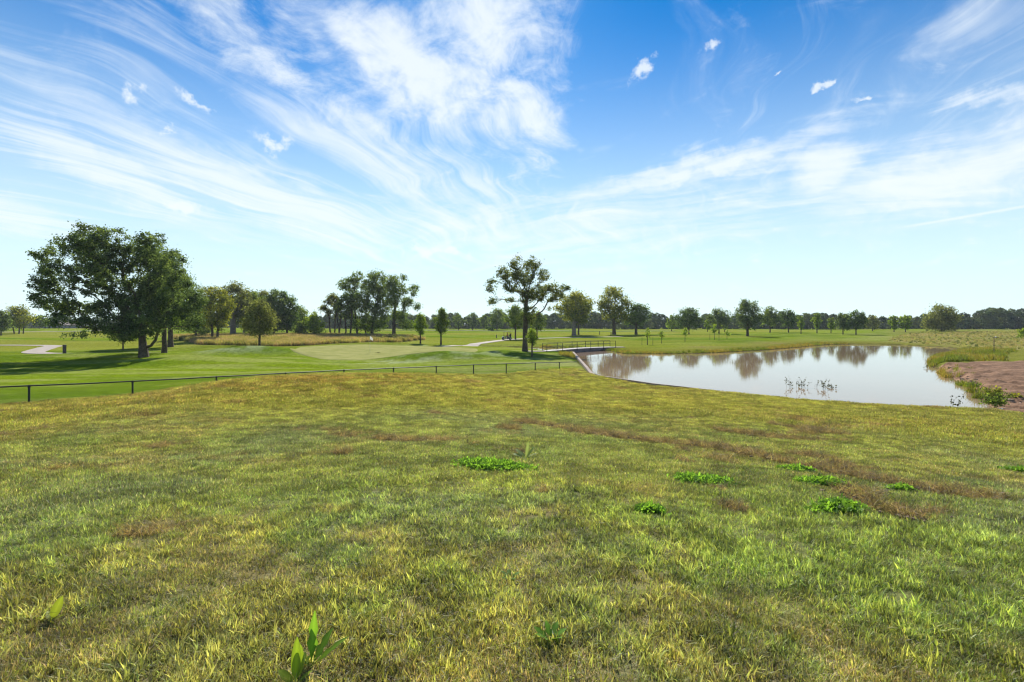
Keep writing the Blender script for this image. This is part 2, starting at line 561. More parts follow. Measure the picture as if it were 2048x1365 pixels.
PRAIRIE = np.array([W(395, 0, 92)[:2], W(560, 0, 88)[:2], W(700, 0, 96)[:2], W(800, 0, 103)[:2], W(850, 0, 116)[:2], W(830, 0, 122)[:2],
                    W(560, 0, 134)[:2], W(400, 0, 132)[:2], W(340, 0, 120)[:2]])
FIELD = np.array([W(1772, 0, 110)[:2], W(1800, 0, 107)[:2], W(1905, 0, 92)[:2], W(1940, 0, 78)[:2], W(2040, 0, 74)[:2], W(2500, 0, 78)[:2],
                  W(2700, 0, 200)[:2], W(2060, 0, 240)[:2], W(1850, 0, 190)[:2], W(1780, 0, 135)[:2]])
DIRT_PX = [(1868, 731), (1940, 727), (2048, 727), (2400, 731), (2400, 838), (2060, 815), (1990, 806), (1975, 790), (1945, 772), (1915, 755), (1885, 742)]
_z = 0.0
DIRT = np.array([((px - 1024) / FPX * (CAMZ - _z) * FPX / (py - HORIZON), (CAMZ - _z) * FPX / (py - HORIZON)) for px, py in DIRT_PX])
GREEN = np.array([hit(*p)[:2] for p in ((578, 703), (598, 695), (650, 691.5), (740, 690), (840, 693), (950, 696.5), (958, 702), (900, 706),
                                        (830, 709), (770, 716), (720, 720.5), (660, 721), (620, 714))])
_gc = GREEN.mean(0)


def tuft_tone(x, y):
    return (0.62 + 0.76 * ss(fbm(x * 5.5 + 2, y * 5.5, 3), 0.25, 0.75))[..., None]


def lawn_col(x, y):
    """albedo of the near lawn: green, straw and brown patches"""
    a = fbm(x * 0.55 + 3, y * 0.55, 4)
    b = fbm(x * 0.23 + 40, y * 0.23 + 11, 3)
    c = fbm(x * 2.3, y * 2.3 + 60, 3)
    green = np.array((0.205, 0.255, 0.085)); lime = np.array((0.265, 0.300, 0.095))
    straw = np.array((0.310, 0.265, 0.115)); brown = np.array((0.205, 0.135, 0.080)); cool = np.array((0.205, 0.250, 0.125))
    col = green + (lime - green) * ss(a, 0.35, 0.65)[..., None]
    col = col + (cool - col) * (0.7 * ss(fbm(x * 0.4 + 77, y * 0.4, 3) + 0.06 * x / np.maximum(y, 1) * 1.0, 0.48, 0.66))[..., None]
    left = ss(-x / np.maximum(y, 0.5), 0.1, 0.9)
    col = col + (straw - col) * (0.6 * ss(b + 0.14 * left + 0.6 * (c - 0.5), 0.50, 0.80))[..., None]
    r = np.hypot(x, y)
    far = ss(r, 12, 20)
    col = col + (np.array((0.290, 0.285, 0.050)) - col) * (0.6 * far)[..., None]
    mound = np.exp(-(fence_side(x, y) + 3.6) ** 2 / 7.0) * ss(x, -17, -9) * ss(-x, 2, 6)
    col = col + (np.array((0.26, 0.195, 0.060)) - col) * (0.85 * mound * ss(c, 0.3, 0.6))[..., None]
    col = col + (brown - col) * (0.9 * dead_mask(x, y))[..., None]
    return col


def ground_col(x, y):
    r = np.hypot(x, y)
    side = fence_side(x, y) + (fbm(x * 0.8, y * 0.8, 2) - 0.5) * 0.8
    xe = FENCE_A[0] + FENCE_STEP[0] * 10
    golf = np.where(x < xe + 1.0, ss(side, -0.5, 0.6), ss(y, 40, 44))
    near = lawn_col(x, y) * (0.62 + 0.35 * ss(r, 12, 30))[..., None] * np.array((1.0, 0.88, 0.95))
    # mown course: bands of lighter and darker green
    n1 = fbm(x * 0.05 + 3, y * 0.16 + 8, 4); n2 = fbm(x * 0.16 + 30, y * 0.5, 3); n3 = fbm(x * 0.02, y * 0.05 + 4, 3)
    vivid = np.array((0.135, 0.190, 0.010)); deep = np.array((0.085, 0.138, 0.009)); pale = np.array((0.215, 0.245, 0.060)); yel = np.array((0.205, 0.205, 0.034))
    g = deep + (vivid - deep) * ss(n1, 0.3, 0.6)[..., None]
    g = g + (pale - g) * ((0.5 + 0.25 * np.exp(-((r - 60) / 35) ** 2)) * ss(n2 + 0.35 * (n1 - 0.5), 0.47, 0.68))[..., None]
    g = g + (yel - g) * (0.7 * ss(n3, 0.45, 0.65) * ss(r, 60, 120))[..., None]
    # longer, darker grass on the humps round the green
    for bx, by, h, sx, sy in _bumps[:3]:
        m = ss(np.exp(-((x - bx) / sx) ** 2 - ((y - by) / sy) ** 2), 0.22, 0.5)
        g = g + (np.array((0.088, 0.150, 0.008)) - g) * (0.85 * m)[..., None]
    # dew left grey-green on the mounds round the green and under the trees
    for bx, by, sx, sy in ((_bumps[0][0] + 1, 55.5, 7, 2.2), (_bumps[0][0] - 5, 53, 4, 2), (_bumps[1][0] - 2, 63, 5, 2.5), (_bumps[2][0], 60, 3, 3), (W(1100, 0, 52)[0], 51, 3.5, 5), (W(900, 0, 90)[0], 89, 8, 2)):
        m = np.exp(-((x - bx) / sx) ** 2 - ((y - by) / sy) ** 2) * ss(fbm(x * 0.5 + 0.3 * y, y * 1.1, 3), 0.42, 0.62)
        g = g + (np.array((0.27, 0.31, 0.16)) - g) * (0.8 * m)[..., None]
    # strip right behind the fence is drier
    g = g + (np.array((0.205, 0.215, 0.070)) - g) * (0.7 * np.exp(-(np.maximum(side, 0) / 13.0) ** 2) * (0.35 + 0.65 * ss(x / np.maximum(y, 1), -0.75, -0.3)) * ss(n2, 0.25, 0.6))[..., None]
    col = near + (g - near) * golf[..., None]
    # right of the pond and its far bank: olive rough
    sd = poly_sd(x, y, _pond)
    bank = np.exp(-(np.maximum(sd, 0) / 9.0) ** 2) * ss(y, 40, 60) * ss(x, 12, 20)
    col = col + (np.array((0.150, 0.140, 0.022)) - col) * (0.75 * bank)[..., None]
    rt = ss(x - 0.72 * y, 0, 8) * ss(y, 30, 40) * (1 - ss(y, 200, 260))
    col = col + (np.array((0.150, 0.155, 0.030)) - col) * (0.7 * rt)[..., None]
    for poly, c in ((PRAIRIE, (0.20, 0.165, 0.07)), (FIELD, (0.22, 0.20, 0.075))):
        m = ss(-poly_sd(x, y, poly), -1.5, 3.0)
        col = col + (np.array(c) - col) * (0.85 * m)[..., None]
    # bare, scuffed earth by the end of the fence and on the far bank
    for px, d, sx, sy in ((1130, 38.0, 1.6, 1.0), (1165, 35.8, 1.6, 1.2), (1408, 84, 2.6, 1.6), (1540, 97, 3.5, 1.6)):
        bx = (px - 1024) / FPX * d
        m = np.exp(-((x - bx) / sx) ** 2 - ((y - d) / sy) ** 2) * ss(fbm(x * 1.5, y * 1.5, 3), 0.3, 0.6)
        col = col + (np.array((0.19, 0.125, 0.075)) - col) * (0.9 * m)[..., None]
    mud = np.exp(-(sd / 0.5) ** 2) * ss(y, 40, 55)
    col = col + (np.array((0.05, 0.045, 0.02)) - col) * (0.85 * mud)[..., None]
    col = np.where((sd < 0)[..., None], np.array((0.10, 0.07, 0.04)), col)
    return np.clip(col, 0.004, 1)


# ------------------------------------------------------------------ materials
def new_mat(name):
    m = bpy.data.materials.new(name); m.use_nodes = True
    t = m.node_tree; t.nodes.clear(); g = NT(t)
    out = g.n('ShaderNodeOutputMaterial')
    return m, g, out


def simple(name, col, rough=0.7, metal=0.0, var=0.25, scale=6.0, bump=0.0, spec=0.4):
    m, g, out = new_mat(name)
    b = g.n('ShaderNodeBsdfPrincipled'); g.link(b.outputs[0], out.inputs[0])
    tc = g.n('ShaderNodeTexCoord')
    n = g.noise(tc.outputs['Object'], scale, 6, 0.6)
    f = g.ss(n, 0.3, 0.7)
    c = g.mix(f, tuple(v * (1 - var) for v in col), tuple(min(1, v * (1 + var)) for v in col))
    g.link(c, b.inputs['Base Color'])
    b.inputs['Roughness'].default_value = rough; b.inputs['Metallic'].default_value = metal
    b.inputs['Specular IOR Level'].default_value = spec
    if bump:
        bp = g.n('ShaderNodeBump'); bp.inputs['Strength'].default_value = bump; bp.inputs['Distance'].default_value = 0.02
        g.link(n, bp.inputs['Height']); g.link(bp.outputs[0], b.inputs['Normal'])
    return m


def ground_mat():
    m, g, out = new_mat('turf')
    b = g.n('ShaderNodeBsdfDiffuse'); g.link(b.outputs[0], out.inputs[0])
    at_ = g.n('ShaderNodeAttribute', attribute_name='col')
    geo = g.n('ShaderNodeNewGeometry'); pos = geo.outputs['Position']
    n1 = g.noise(pos, 14.0, 5, 0.7); n2 = g.noise(pos, 2.2, 5, 0.65); n3 = g.noise(pos, 55.0, 3, 0.6)
    v = g.add(g.add(g.mul(n1, 0.9), g.mul(n2, 0.7)), g.mul(n3, 0.5))
    f = g.ss(v, 0.74, 1.34, 0.45, 1.55)
    c = g.mix(1.0, at_.outputs['Color'], g.vec(f, f, f), 'MULTIPLY')
    g.link(c, b.inputs['Color'])
    bp = g.n('ShaderNodeBump'); bp.inputs['Strength'].default_value = 0.55; bp.inputs['Distance'].default_value = 0.05
    g.link(g.add(n1, g.mul(n3, 0.5)), bp.inputs['Height']); g.link(bp.outputs[0], b.inputs['Normal'])
    return m


def leaf_mat(name, trans=0.4, attr='lcol', tint=False, gloss=0.04):
    m, g, out = new_mat(name)
    a = g.n('ShaderNodeAttribute', attribute_name=attr)
    c = a.outputs['Color']
    if tint:
        a2 = g.n('ShaderNodeAttribute', attribute_name='tint', attribute_type='INSTANCER')
        c = g.mix(1.0, c, a2.outputs['Color'], 'MULTIPLY')
    dif = g.n('ShaderNodeBsdfDiffuse'); g.link(c, dif.inputs[0])
    tr = g.n('ShaderNodeBsdfTranslucent')
    g.link(g.mix(1.0, c, (1.15, 1.18, 0.55), 'MULTIPLY'), tr.inputs[0])
    ms = g.n('ShaderNodeMixShader'); ms.inputs[0].default_value = trans
    g.link(dif.outputs[0], ms.inputs[1]); g.link(tr.outputs[0], ms.inputs[2])
    gl = g.n('ShaderNodeBsdfGlossy'); gl.inputs['Roughness'].default_value = 0.5
    gl.inputs[0].default_value = (0.9, 0.95, 1.0, 1)
    ms2 = g.n('ShaderNodeMixShader'); ms2.inputs[0].default_value = gloss
    g.link(ms.outputs[0], ms2.inputs[1]); g.link(gl.outputs[0], ms2.inputs[2])
    g.link(ms2.outputs[0], out.inputs[0])
    return m


def water_mat():
    m, g, out = new_mat('muddy_water')
    b = g.n('ShaderNodeBsdfPrincipled'); g.link(b.outputs[0], out.inputs[0])
    geo = g.n('ShaderNodeNewGeometry'); pos = geo.outputs['Position']
    n = g.noise(pos, 0.12, 3, 0.5)
    g.link(g.mix(n, (0.27, 0.185, 0.115), (0.33, 0.23, 0.15)), b.inputs['Base Color'])
    b.inputs['Roughness'].default_value = 0.02; b.inputs['IOR'].default_value = 1.33
    b.inputs['Specular IOR Level'].default_value = 0.5
    bp = g.n('ShaderNodeBump'); bp.inputs['Strength'].default_value = 0.045; bp.inputs['Distance'].default_value = 0.05
    x, y, z = g.sep(pos)
    h = g.add(g.noise(g.vec(g.mul(x, 1.0), g.mul(y, 1.0), 0), 1.6, 4, 0.6), g.mul(g.noise(pos, 7.0, 3, 0.5), 0.25))
    g.link(h, bp.inputs['Height']); g.link(bp.outputs[0], b.inputs['Normal'])
    return m


M_TURF = ground_mat()
M_WATER = water_mat()
M_LEAF = leaf_mat('leaves', 0.48, gloss=0.0)
M_GRASS = leaf_mat('grass_blades', 0.55, 'bcol', True, 0.02)
M_WEED = leaf_mat('weed_leaves', 0.62, 'lcol', False, 0.015)
M_BARK = simple('bark', (0.085, 0.068, 0.052), 0.95, 0, 0.4, 5.0, 0.6, 0.1)
M_BARK_PALE = simple('pale_bark', (0.19, 0.165, 0.14), 0.95, 0, 0.35, 5.0, 0.5, 0.1)
M_CONC = simple('concrete', (0.31, 0.26, 0.225), 0.95, 0, 0.32, 1.6, 0.3, 0.1)
M_PATH = simple('path_concrete', (0.33, 0.285, 0.245), 0.9, 0, 0.15, 1.2, 0.1, 0.2)
M_DECK = simple('deck_steel', (0.11, 0.10, 0.115), 0.7, 0, 0.25, 2.0, 0.1)
M_DARK = simple('dark_painted_steel', (0.018, 0.024, 0.024), 0.62, 0.0, 0.3, 8.0)
M_WIRE = simple('galvanised_wire', (0.16, 0.17, 0.16), 0.5, 0.4, 0.2, 8.0)
M_WOODPOST = simple('weathered_post', (0.05, 0.052, 0.05), 0.85, 0, 0.3, 9.0, 0.3)


# ------------------------------------------------------------------ ground sheet, water
def build_ground():
    front = np.radians(np.linspace(-62, 62, 640))
    back = np.radians(np.linspace(62, 298, 90)[1:-1])
    th = np.concatenate([front, back]); nt = len(th)
    r = np.concatenate([[0.25, 0.5, 0.8], np.exp(np.linspace(math.log(1.05), math.log(260), 440)), np.exp(np.linspace(math.log(275), math.log(4500), 46))])
    T, R = np.meshgrid(th, r)
    x = np.sin(T) * R; y = np.cos(T) * R
    z = ground(x, y)
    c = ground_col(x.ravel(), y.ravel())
    v = np.stack([x.ravel(), y.ravel(), z.ravel()], 1)
    v = np.concatenate([v, [[0, 0, gz(0.0, 0.2)]]]); c = np.concatenate([c, c[:1]])
    nr = len(r)
    i = np.arange(nr - 1)[:, None] * nt; j = np.arange(nt)[None]; j2 = (j + 1) % nt
    q = np.stack([i + j, i + nt + j, i + nt + j2, i + j2], -1).reshape(-1, 4)
    jj = np.arange(nt)
    tri = np.stack([np.full(nt, nr * nt), jj, (jj + 1) % nt], 1)
    me = mesh_from('ground', v, [q, tri], M_TURF, {'col': c}, True)
    link('ground', me, kind='structure')


build_ground()


def tri_fill(poly, z, name, mat):
    me = bpy.data.meshes.new(name)
    from mathutils.geometry import tessellate_polygon
    pts = [Vector((p[0], p[1], z)) for p in poly]
    me.from_pydata([tuple(p) for p in pts], [], [tuple(t) for t in tessellate_polygon([pts])])
    me.update(); me.materials.append(mat)
    return me


def offset_poly(poly, d):
    """pushes every corner outwards by d"""
    p = np.asarray(poly); a = np.roll(p, 1, 0); b = np.roll(p, -1, 0)
    t = b - a; t /= np.linalg.norm(t, axis=1)[:, None]
    n = np.stack([t[:, 1], -t[:, 0]], 1)
    area = 0.5 * np.sum(p[:, 0] * np.roll(p[:, 1], -1) - np.roll(p[:, 0], -1) * p[:, 1])
    return p + n * (d if area > 0 else -d)


wm = tri_fill(offset_poly(_pond, 0.8), WATER, 'pond_water', M_WATER)
for p_ in wm.polygons:
    if p_.normal.z < 0:
        p_.flip()
pond_obj = link('pond_water', wm, kind='structure')
pond_obj['label'] = 'muddy brown pond reflecting the pale sky'


def drape_strip(name, pts, width, mat, lift=0.03, step=0.8, edge=0.0):
    """a ribbon of path laid on the ground"""
    pts = np.array(pts, float)
    # smooth the polyline (Catmull-Rom)
    res = []
    for i in range(len(pts) - 1):
        p0 = pts[max(i - 1, 0)]; p1 = pts[i]; p2 = pts[i + 1]; p3 = pts[min(i + 2, len(pts) - 1)]
        n = max(2, int(np.linalg.norm(p2 - p1) / step))
        for t in np.arange(n) / n:
            res.append(0.5 * ((2 * p1) + (-p0 + p2) * t + (2 * p0 - 5 * p1 + 4 * p2 - p3) * t * t + (-p0 + 3 * p1 - 3 * p2 + p3) * t ** 3))
    res.append(pts[-1]); res = np.array(res)
    tg = np.gradient(res, axis=0); tg /= np.linalg.norm(tg, axis=1)[:, None]
    nn = np.stack([tg[:, 1], -tg[:, 0]], 1)
    offs = np.array([-1, -0.99, -0.5, 0, 0.5, 0.99, 1]) * width / 2
    V = res[:, None, :] + nn[:, None, :] * offs[None, :, None]
    z = ground(V[..., 0], V[..., 1]) + lift
    z = np.maximum(z, np.median(z, axis=1)[:, None] - 0.05)
    z[:, 0] -= lift + 0.12; z[:, -1] -= lift + 0.12
    v = np.concatenate([V, z[..., None]], -1).reshape(-1, 3)
    m = len(offs); n = len(res)
    a = np.arange(n - 1)[:, None] * m + np.arange(m - 1)[None]
    q = np.stack([a, a + 1, a + m + 1, a + m], -1).reshape(-1, 4)
    me = mesh_from(name, v, q, mat, smooth=False)
    return link(name, me, kind='structure')


drape_strip('cart_path', [(-140, 92), (-110, 91), (-92, 90.3), (-80, 88.5), (-74.5, 82), (-68.5, 74), (-63.5, 68), (-58, 64.6), (-51, 63.2), (-44, 63.5)], 2.4, M_PATH, 0.05)
drape_strip('cart_path', [(-12, 84), (-9.5, 88), (-7.5, 94), (-5.2, 105), (-2.4, 117), (0.6, 124), (5, 129), (14, 134), (30, 140)], 2.2, M_PATH, 0.06)
drape_strip('cart_path', [(-215, 168), (-190, 176), (-172, 186), (-166, 205), (-190, 235), (-215, 250)], 3.0, M_PATH, 0.08)
drape_strip('course_road', [(-60, 232), (-30, 224), (0, 219), (20, 217), (45, 216), (70, 222)], 3.2, M_PATH, 0.12)


def build_green():
    m, g, out = new_mat('putting_turf')
    b = g.n('ShaderNodeBsdfPrincipled'); g.link(b.outputs[0], out.inputs[0])
    geo = g.n('ShaderNodeNewGeometry'); pos = geo.outputs['Position']
    x, y, z = g.sep(pos)
    n = g.noise(pos, 0.5, 5, 0.6); n2 = g.noise(pos, 9.0, 4, 0.6)
    f = g.ss(g.add(g.mul(n, 0.7), g.mul(n2, 0.3)), 0.35, 0.65)
    g.link(g.mix(f, (0.215, 0.228, 0.072), (0.300, 0.295, 0.115)), b.inputs['Base Color'])
    b.inputs['Roughness'].default_value = 0.85; b.inputs['Specular IOR Level'].default_value = 0.0
    # polar sheet about the centre, edge tucked into the ground
    ang = np.linspace(0, 2 * math.pi, 121)[:-1]
    dirs = np.stack([np.cos(ang), np.sin(ang)], 1)
    rad = []
    for dv in dirs:
        t = np.linspace(0.5, 60, 400)
        sdv = poly_sd(_gc[0] + dv[0] * t, _gc[1] + dv[1] * t, GREEN)
        i = np.argmax(sdv > 0); rad.append(t[i])
    rad = np.array(rad); k = np.ones(7) / 7
    rad = np.convolve(np.concatenate([rad[-6:], rad, rad[:6]]), k, 'same')[6:-6]
    fr = np.concatenate([np.linspace(0.02, 0.985, 40), [1.0]])
    V = _gc + dirs[None] * (rad[None, :] * fr[:, None])[..., None]
    z = ground(V[..., 0], V[..., 1]) + 0.035; z[-1] -= 0.10
    v = np.concatenate([V, z[..., None]], -1).reshape(-1, 3)
    na = len(ang); i = np.arange(len(fr) - 1)[:, None] * na; j = np.arange(na)[None]; j2 = (j + 1) % na
    q = np.stack([i + j, i + na + j, i + na + j2, i + j2], -1).reshape(-1, 4)[:, ::-1]
    o = link('putting_green', mesh_from('putting_green', v, [q, np.arange(na)[None]], m, smooth=True), kind='structure')
    o['label'] = 'pale close-mown putting green with a flag'


build_green()
RNG = np.random.RandomState(5)


def build_dirt():
    m, g, out = new_mat('bare_earth')
    b = g.n('ShaderNodeBsdfPrincipled'); g.link(b.outputs[0], out.inputs[0])
    geo = g.n('ShaderNodeNewGeometry'); pos = geo.outputs['Position']
    x, y, z = g.sep(pos)
    n = g.noise(g.vec(g.mul(x, 0.35), g.mul(y, 1.3), 0), 0.9, 6, 0.65); n2 = g.noise(pos, 6.0, 5, 0.65)
    f = g.ss(g.add(g.mul(n, 0.7), g.mul(n2, 0.35)), 0.36, 0.70)
    g.link(g.mix(f, (0.105, 0.058, 0.034), (0.300, 0.180, 0.110)), b.inputs['Base Color'])
    b.inputs['Roughness'].default_value = 0.95; b.inputs['Specular IOR Level'].default_value = 0.1
    bp = g.n('ShaderNodeBump'); bp.inputs['Strength'].default_value = 0.8; bp.inputs['Distance'].default_value = 0.08
    g.link(n2, bp.inputs['Height']); g.link(bp.outputs[0], b.inputs['Normal'])
    xs = np.arange(DIRT[:, 0].min() - 1, 62, 0.22); ys = np.arange(DIRT[:, 1].min() - 1, DIRT[:, 1].max() + 1.5, 0.22)
    X, Y = np.meshgrid(xs, ys)
    sd = poly_sd(X, Y, DIRT) + (fbm(X * 0.6, Y * 0.6, 3) - 0.5) * 1.6
    inner = ss(-sd, 0.0, 1.0)
    rough = np.exp(-(poly_sd(X, Y, _pond) - 1.2) ** 2 / 2.5)
    h = 0.06 + 0.22 * (fbm(X * 0.5, Y * 2.2, 4) - 0.5) + (0.10 + 0.5 * rough) * np.maximum(fbm(X * 1.1 + 4, Y * 1.1, 4) - 0.46, 0) * 1.4
    z = ground(X, Y) + np.where(sd < 0, 0.02 + h * inner, -0.25 * ss(sd, 0, 0.6) + 0.01)
    v = np.stack([X.ravel(), Y.ravel(), z.ravel()], 1)
    nx, ny = len(xs), len(ys)
    a = (np.arange(ny - 1)[:, None] * nx + np.arange(nx - 1)[None])
    keep = (sd[:-1, :-1] < 0.7)
    a = a[keep]
    q = np.stack([a, a + 1, a + nx + 1, a + nx], -1).reshape(-1, 4)
    o = link('bare_ground', mesh_from('bare_ground', v, q, m, smooth=True), kind='structure')
    o['label'] = 'stretch of bare reddish brown earth beside the pond'


build_dirt()


# ------------------------------------------------------------------ trees
def tubes(pos, par, rad, minr, sides_big=7):
    V = []; F4 = []; n0 = 0
    idx = np.where((par >= 0) & (rad > minr))[0]
    if len(idx) == 0:
        return np.zeros((0, 3)), np.zeros((0, 4), int)
    for big in (True, False):
        sel = idx[(rad[idx] > 0.06) == big]
        if not len(sel):
            continue
        n = sides_big if big else 4
        a = pos[par[sel]]; b = pos[sel]; ra = np.minimum(rad[par[sel]], rad[sel] * 1.35); rb = rad[sel]
        ax = b - a; L = np.linalg.norm(ax, axis=1)[:, None] + 1e-9; ax = ax / L
        a = a - ax * (ra[:, None] * 0.3)
        ref = np.where(np.abs(ax[:, 2:3]) < 0.9, np.array([[0, 0, 1.0]]), np.array([[1.0, 0, 0]]))
        u = np.cross(ax, ref); u /= np.linalg.norm(u, axis=1)[:, None]; w = np.cross(ax, u)
        t = np.arange(n) / n * 2 * math.pi
        ring = u[:, None] * np.cos(t)[None, :, None] + w[:, None] * np.sin(t)[None, :, None]
        v = np.concatenate([a[:, None] + ring * ra[:, None, None], b[:, None] + ring * rb[:, None, None]], 1)
        k = np.arange(n); k2 = (k + 1) % n
        f = np.stack([k, k2, k2 + n, k + n], -1)
        F4.append((np.arange(len(sel)) * 2 * n)[:, None, None] + f[None] + n0)
        V.append(v.reshape(-1, 3)); n0 += v.shape[0] * 2 * n
        F4[-1] = F4[-1].reshape(-1, 4)
    return np.concatenate(V), np.concatenate(F4)


def leaf_quads(c, size, rng, flat=0.0):
    n = len(c)
    a = rng.normal(size=(n, 3)); a[:, 2] *= (1 - flat); a /= np.linalg.norm(a, axis=1)[:, None]
    b = rng.normal(size=(n, 3)); b = np.cross(a, b); b /= np.linalg.norm(b, axis=1)[:, None]
    s = size * rng.uniform(0.6, 1.35, (n, 1))
    v = np.stack([c - a * s * 0.62, c - b * s * 0.36 + a * s * 0.05, c + a * s * 0.62, c + b * s * 0.36 + a * s * 0.05], 1)
    return v.reshape(-1, 3), np.arange(n * 4).reshape(-1, 4)


PAL = {  # base leaf colour, yellow tip colour
    'dark': ((0.089, 0.136, 0.071), (0.158, 0.198, 0.067)),
    'deep': ((0.070, 0.122, 0.052), (0.128, 0.183, 0.046)),
    'mid': ((0.106, 0.167, 0.050), (0.200, 0.248, 0.050)),
    'light': ((0.172, 0.259, 0.046), (0.287, 0.345, 0.052)),
    'gold': ((0.138, 0.190, 0.048), (0.356, 0.316, 0.048)),
    'olive': ((0.143, 0.164, 0.068), (0.227, 0.233, 0.080)),
    'rust': ((0.098, 0.145, 0.055), (0.205, 0.205, 0.060)),
}


def grow_tree(name, label, base, lobes, trunk, d, pal='mid', seed=1, group=None, r_trunk=None, tips=None, leaf=None, cover=3.0,
              bf=0.35, bark=None, spread=None, minr=None, label_cat='tree', droop=0.0, cat=None, stems=None, limbs=()):
    """lobes: list of (x, y, z, rx, ry, rz) relative to the base; trunk: list of points from the base up"""
    rng = np.random.RandomState(seed)
    lob = np.array(lobes, float)
    vol = (lob[:, 3] * lob[:, 4] * lob[:, 5]) ** 0.75
    px = d / 512.0
    tips = tips or 160
    cnt = np.maximum(2, np.round(vol / vol.sum() * tips).astype(int))
    A = []
    for L, c in zip(lob, cnt):
        u = rng.normal(size=(c, 3)); u /= np.linalg.norm(u, axis=1)[:, None]
        u *= rng.uniform(0.15, 1, (c, 1)) ** 0.45
        A.append(L[:3] + u * L[3:6])
    A = np.concatenate(A)
    A = A[A[:, 2] > 0.25]
    H = A[:, 2].max()
    pos = []; par = []; plen = []
    paths = stems or [trunk]
    for tr in paths:
        tr = np.array(tr, float)
        first = len(pos)
        for i, p in enumerate(tr):
            if i == 0:
                pos.append(p); par.append(-1 if first == 0 else -1); plen.append(0.0); continue
            q = tr[i - 1]; n = max(1, int(np.linalg.norm(p - q) / 0.7))
            for k in range(1, n + 1):
                pt = q + (p - q) * k / n + rng.normal(size=3) * 0.03 * (1 if k < n else 0)
                plen.append(plen[-1] + np.linalg.norm(pt - pos[-1])); par.append(len(pos) - 1); pos.append(pt)
    top = pos[-1]
    for lb in limbs:             # heavy limbs that leave the trunk low down
        lb = np.array(lb, float)
        j = int(np.argmin(np.linalg.norm(np.array(pos) - lb[0], axis=1)))
        for p in lb[1:]:
            q = pos[j]; n = max(1, int(np.linalg.norm(p - q) / 0.5))
            for k in range(1, n + 1):
                pt = q + (p - q) * k / n
                plen.append(plen[j] + np.linalg.norm(pt - pos[j])); par.append(j); pos.append(pt); j = len(pos) - 1
    order = np.argsort(np.linalg.norm(A - np.array(top) * [1, 1, 0.8], axis=1))
    P = np.zeros((len(pos) + len(A) * 14, 3)); P[:len(pos)] = pos
    PL = np.zeros(len(P)); PL[:len(pos)] = plen
    zmin_att = 0.10 * H
    n = len(pos); tip_ids = []
    for i in order:
        a = A[i]
        dv = a - P[:n]
        dist = np.linalg.norm(dv, axis=1)
        cost = dist + bf * PL[:n] + np.where(P[:n, 2] < min(zmin_att, a[2] * 0.8), 50, 0) + 0.6 * np.maximum(P[:n, 2] - a[2], 0)
        j = int(np.argmin(cost))
        L = dist[j]
        k = min(12, max(1, int(L / 0.7)))
        prev = j
        lift = 0.10 * L * (1 if droop == 0 else -0.3)
        for s in range(1, k + 1):
            t = s / k
            pt = P[j] + dv[j] * t + np.array((0, 0, lift * math.sin(math.pi * t))) + (rng.normal(size=3) * 0.05 * min(L, 2) if s < k else 0)
            P[n] = pt; PL[n] = PL[prev] + np.linalg.norm(pt - P[prev]); par.append(prev); prev = n; n += 1
        tip_ids.append(prev)
    P = P[:n]; par = np.array(par)
    rad = np.zeros(n); e = 2.3
    acc = np.zeros(n)
    rt = 0.012 * max(1, H / 10)
    acc[tip_ids] += rt ** e
    for i in range(n - 1, -1, -1):
        if acc[i] == 0:
            acc[i] = rt ** e
        if par[i] >= 0:
            acc[par[i]] += acc[i]
    r_trunk = r_trunk or 0.018 * H + 0.03
    rad = r_trunk * (acc / acc[par == -1].max()) ** 0.60
    rad = np.maximum(rad, rt * 0.7)
    flare = np.exp(-np.maximum(P[:, 2], 0) / (1.6 * r_trunk))
    rad = np.where(rad > 0.4 * r_trunk, rad * (1 + 0.55 * flare), rad)
    P[par == -1, 2] -= 0.25
    rootid = np.arange(n)
    for i in range(n):
        if par[i] >= 0:
            rootid[i] = rootid[par[i]]
    cut = minr if minr is not None else max(0.012, 0.12 * px)
    tparts = [tubes(P, np.where(rootid == r0, par, -1), rad, cut) for r0 in np.where(par == -1)[0]]
    # leaves
    leaf = leaf or max(0.13, 1.25 * px)
    wpx = lob[:, 0] + 0; x0 = (lob[:, 0] - lob[:, 3]).min(); x1 = (lob[:, 0] + lob[:, 3]).max()
    area = min((x1 - x0) * (A[:, 2].max() - A[:, 2].min()) * 0.75, (math.pi * lob[:, 3] * lob[:, 5]).sum())
    nl = int(2.0 * cover * area / (leaf * leaf * 0.45))
    tipp = P[tip_ids]
    sp = spread or 0.048 * max(x1 - x0, 0.6 * H) + 0.08
    w = rng.uniform(0.4, 1.6, len(tipp)); w /= w.sum()
    ci = rng.choice(len(tipp), nl, p=w)
    back = par[np.array(tip_ids)][ci]
    t = rng.uniform(0, 1.0, (nl, 1)) ** 2
    c = tipp[ci] * (1 - t) + P[back] * t + rng.normal(size=(nl, 3)) * sp * np.array((1, 1, 0.8)) * rng.uniform(0.4, 1.15, (nl, 1))
    if droop:
        c[:, 2] -= droop * rng.uniform(0, 1, nl) ** 1.5
    c[:, 2] = np.maximum(c[:, 2], 0.15)
    lv, lf = leaf_quads(c, leaf, rng, 0.25)
    b0, b1 = np.array(PAL[pal][0]), np.array(PAL[pal][1])
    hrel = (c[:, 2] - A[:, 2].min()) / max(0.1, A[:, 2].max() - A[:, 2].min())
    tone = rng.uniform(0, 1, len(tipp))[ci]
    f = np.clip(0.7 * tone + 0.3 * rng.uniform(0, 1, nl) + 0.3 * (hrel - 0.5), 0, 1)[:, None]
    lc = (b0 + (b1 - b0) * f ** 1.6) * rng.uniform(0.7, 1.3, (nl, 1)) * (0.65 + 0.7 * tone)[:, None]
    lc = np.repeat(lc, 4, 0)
    root = thing(name, label, cat or label_cat, base, 0, group)
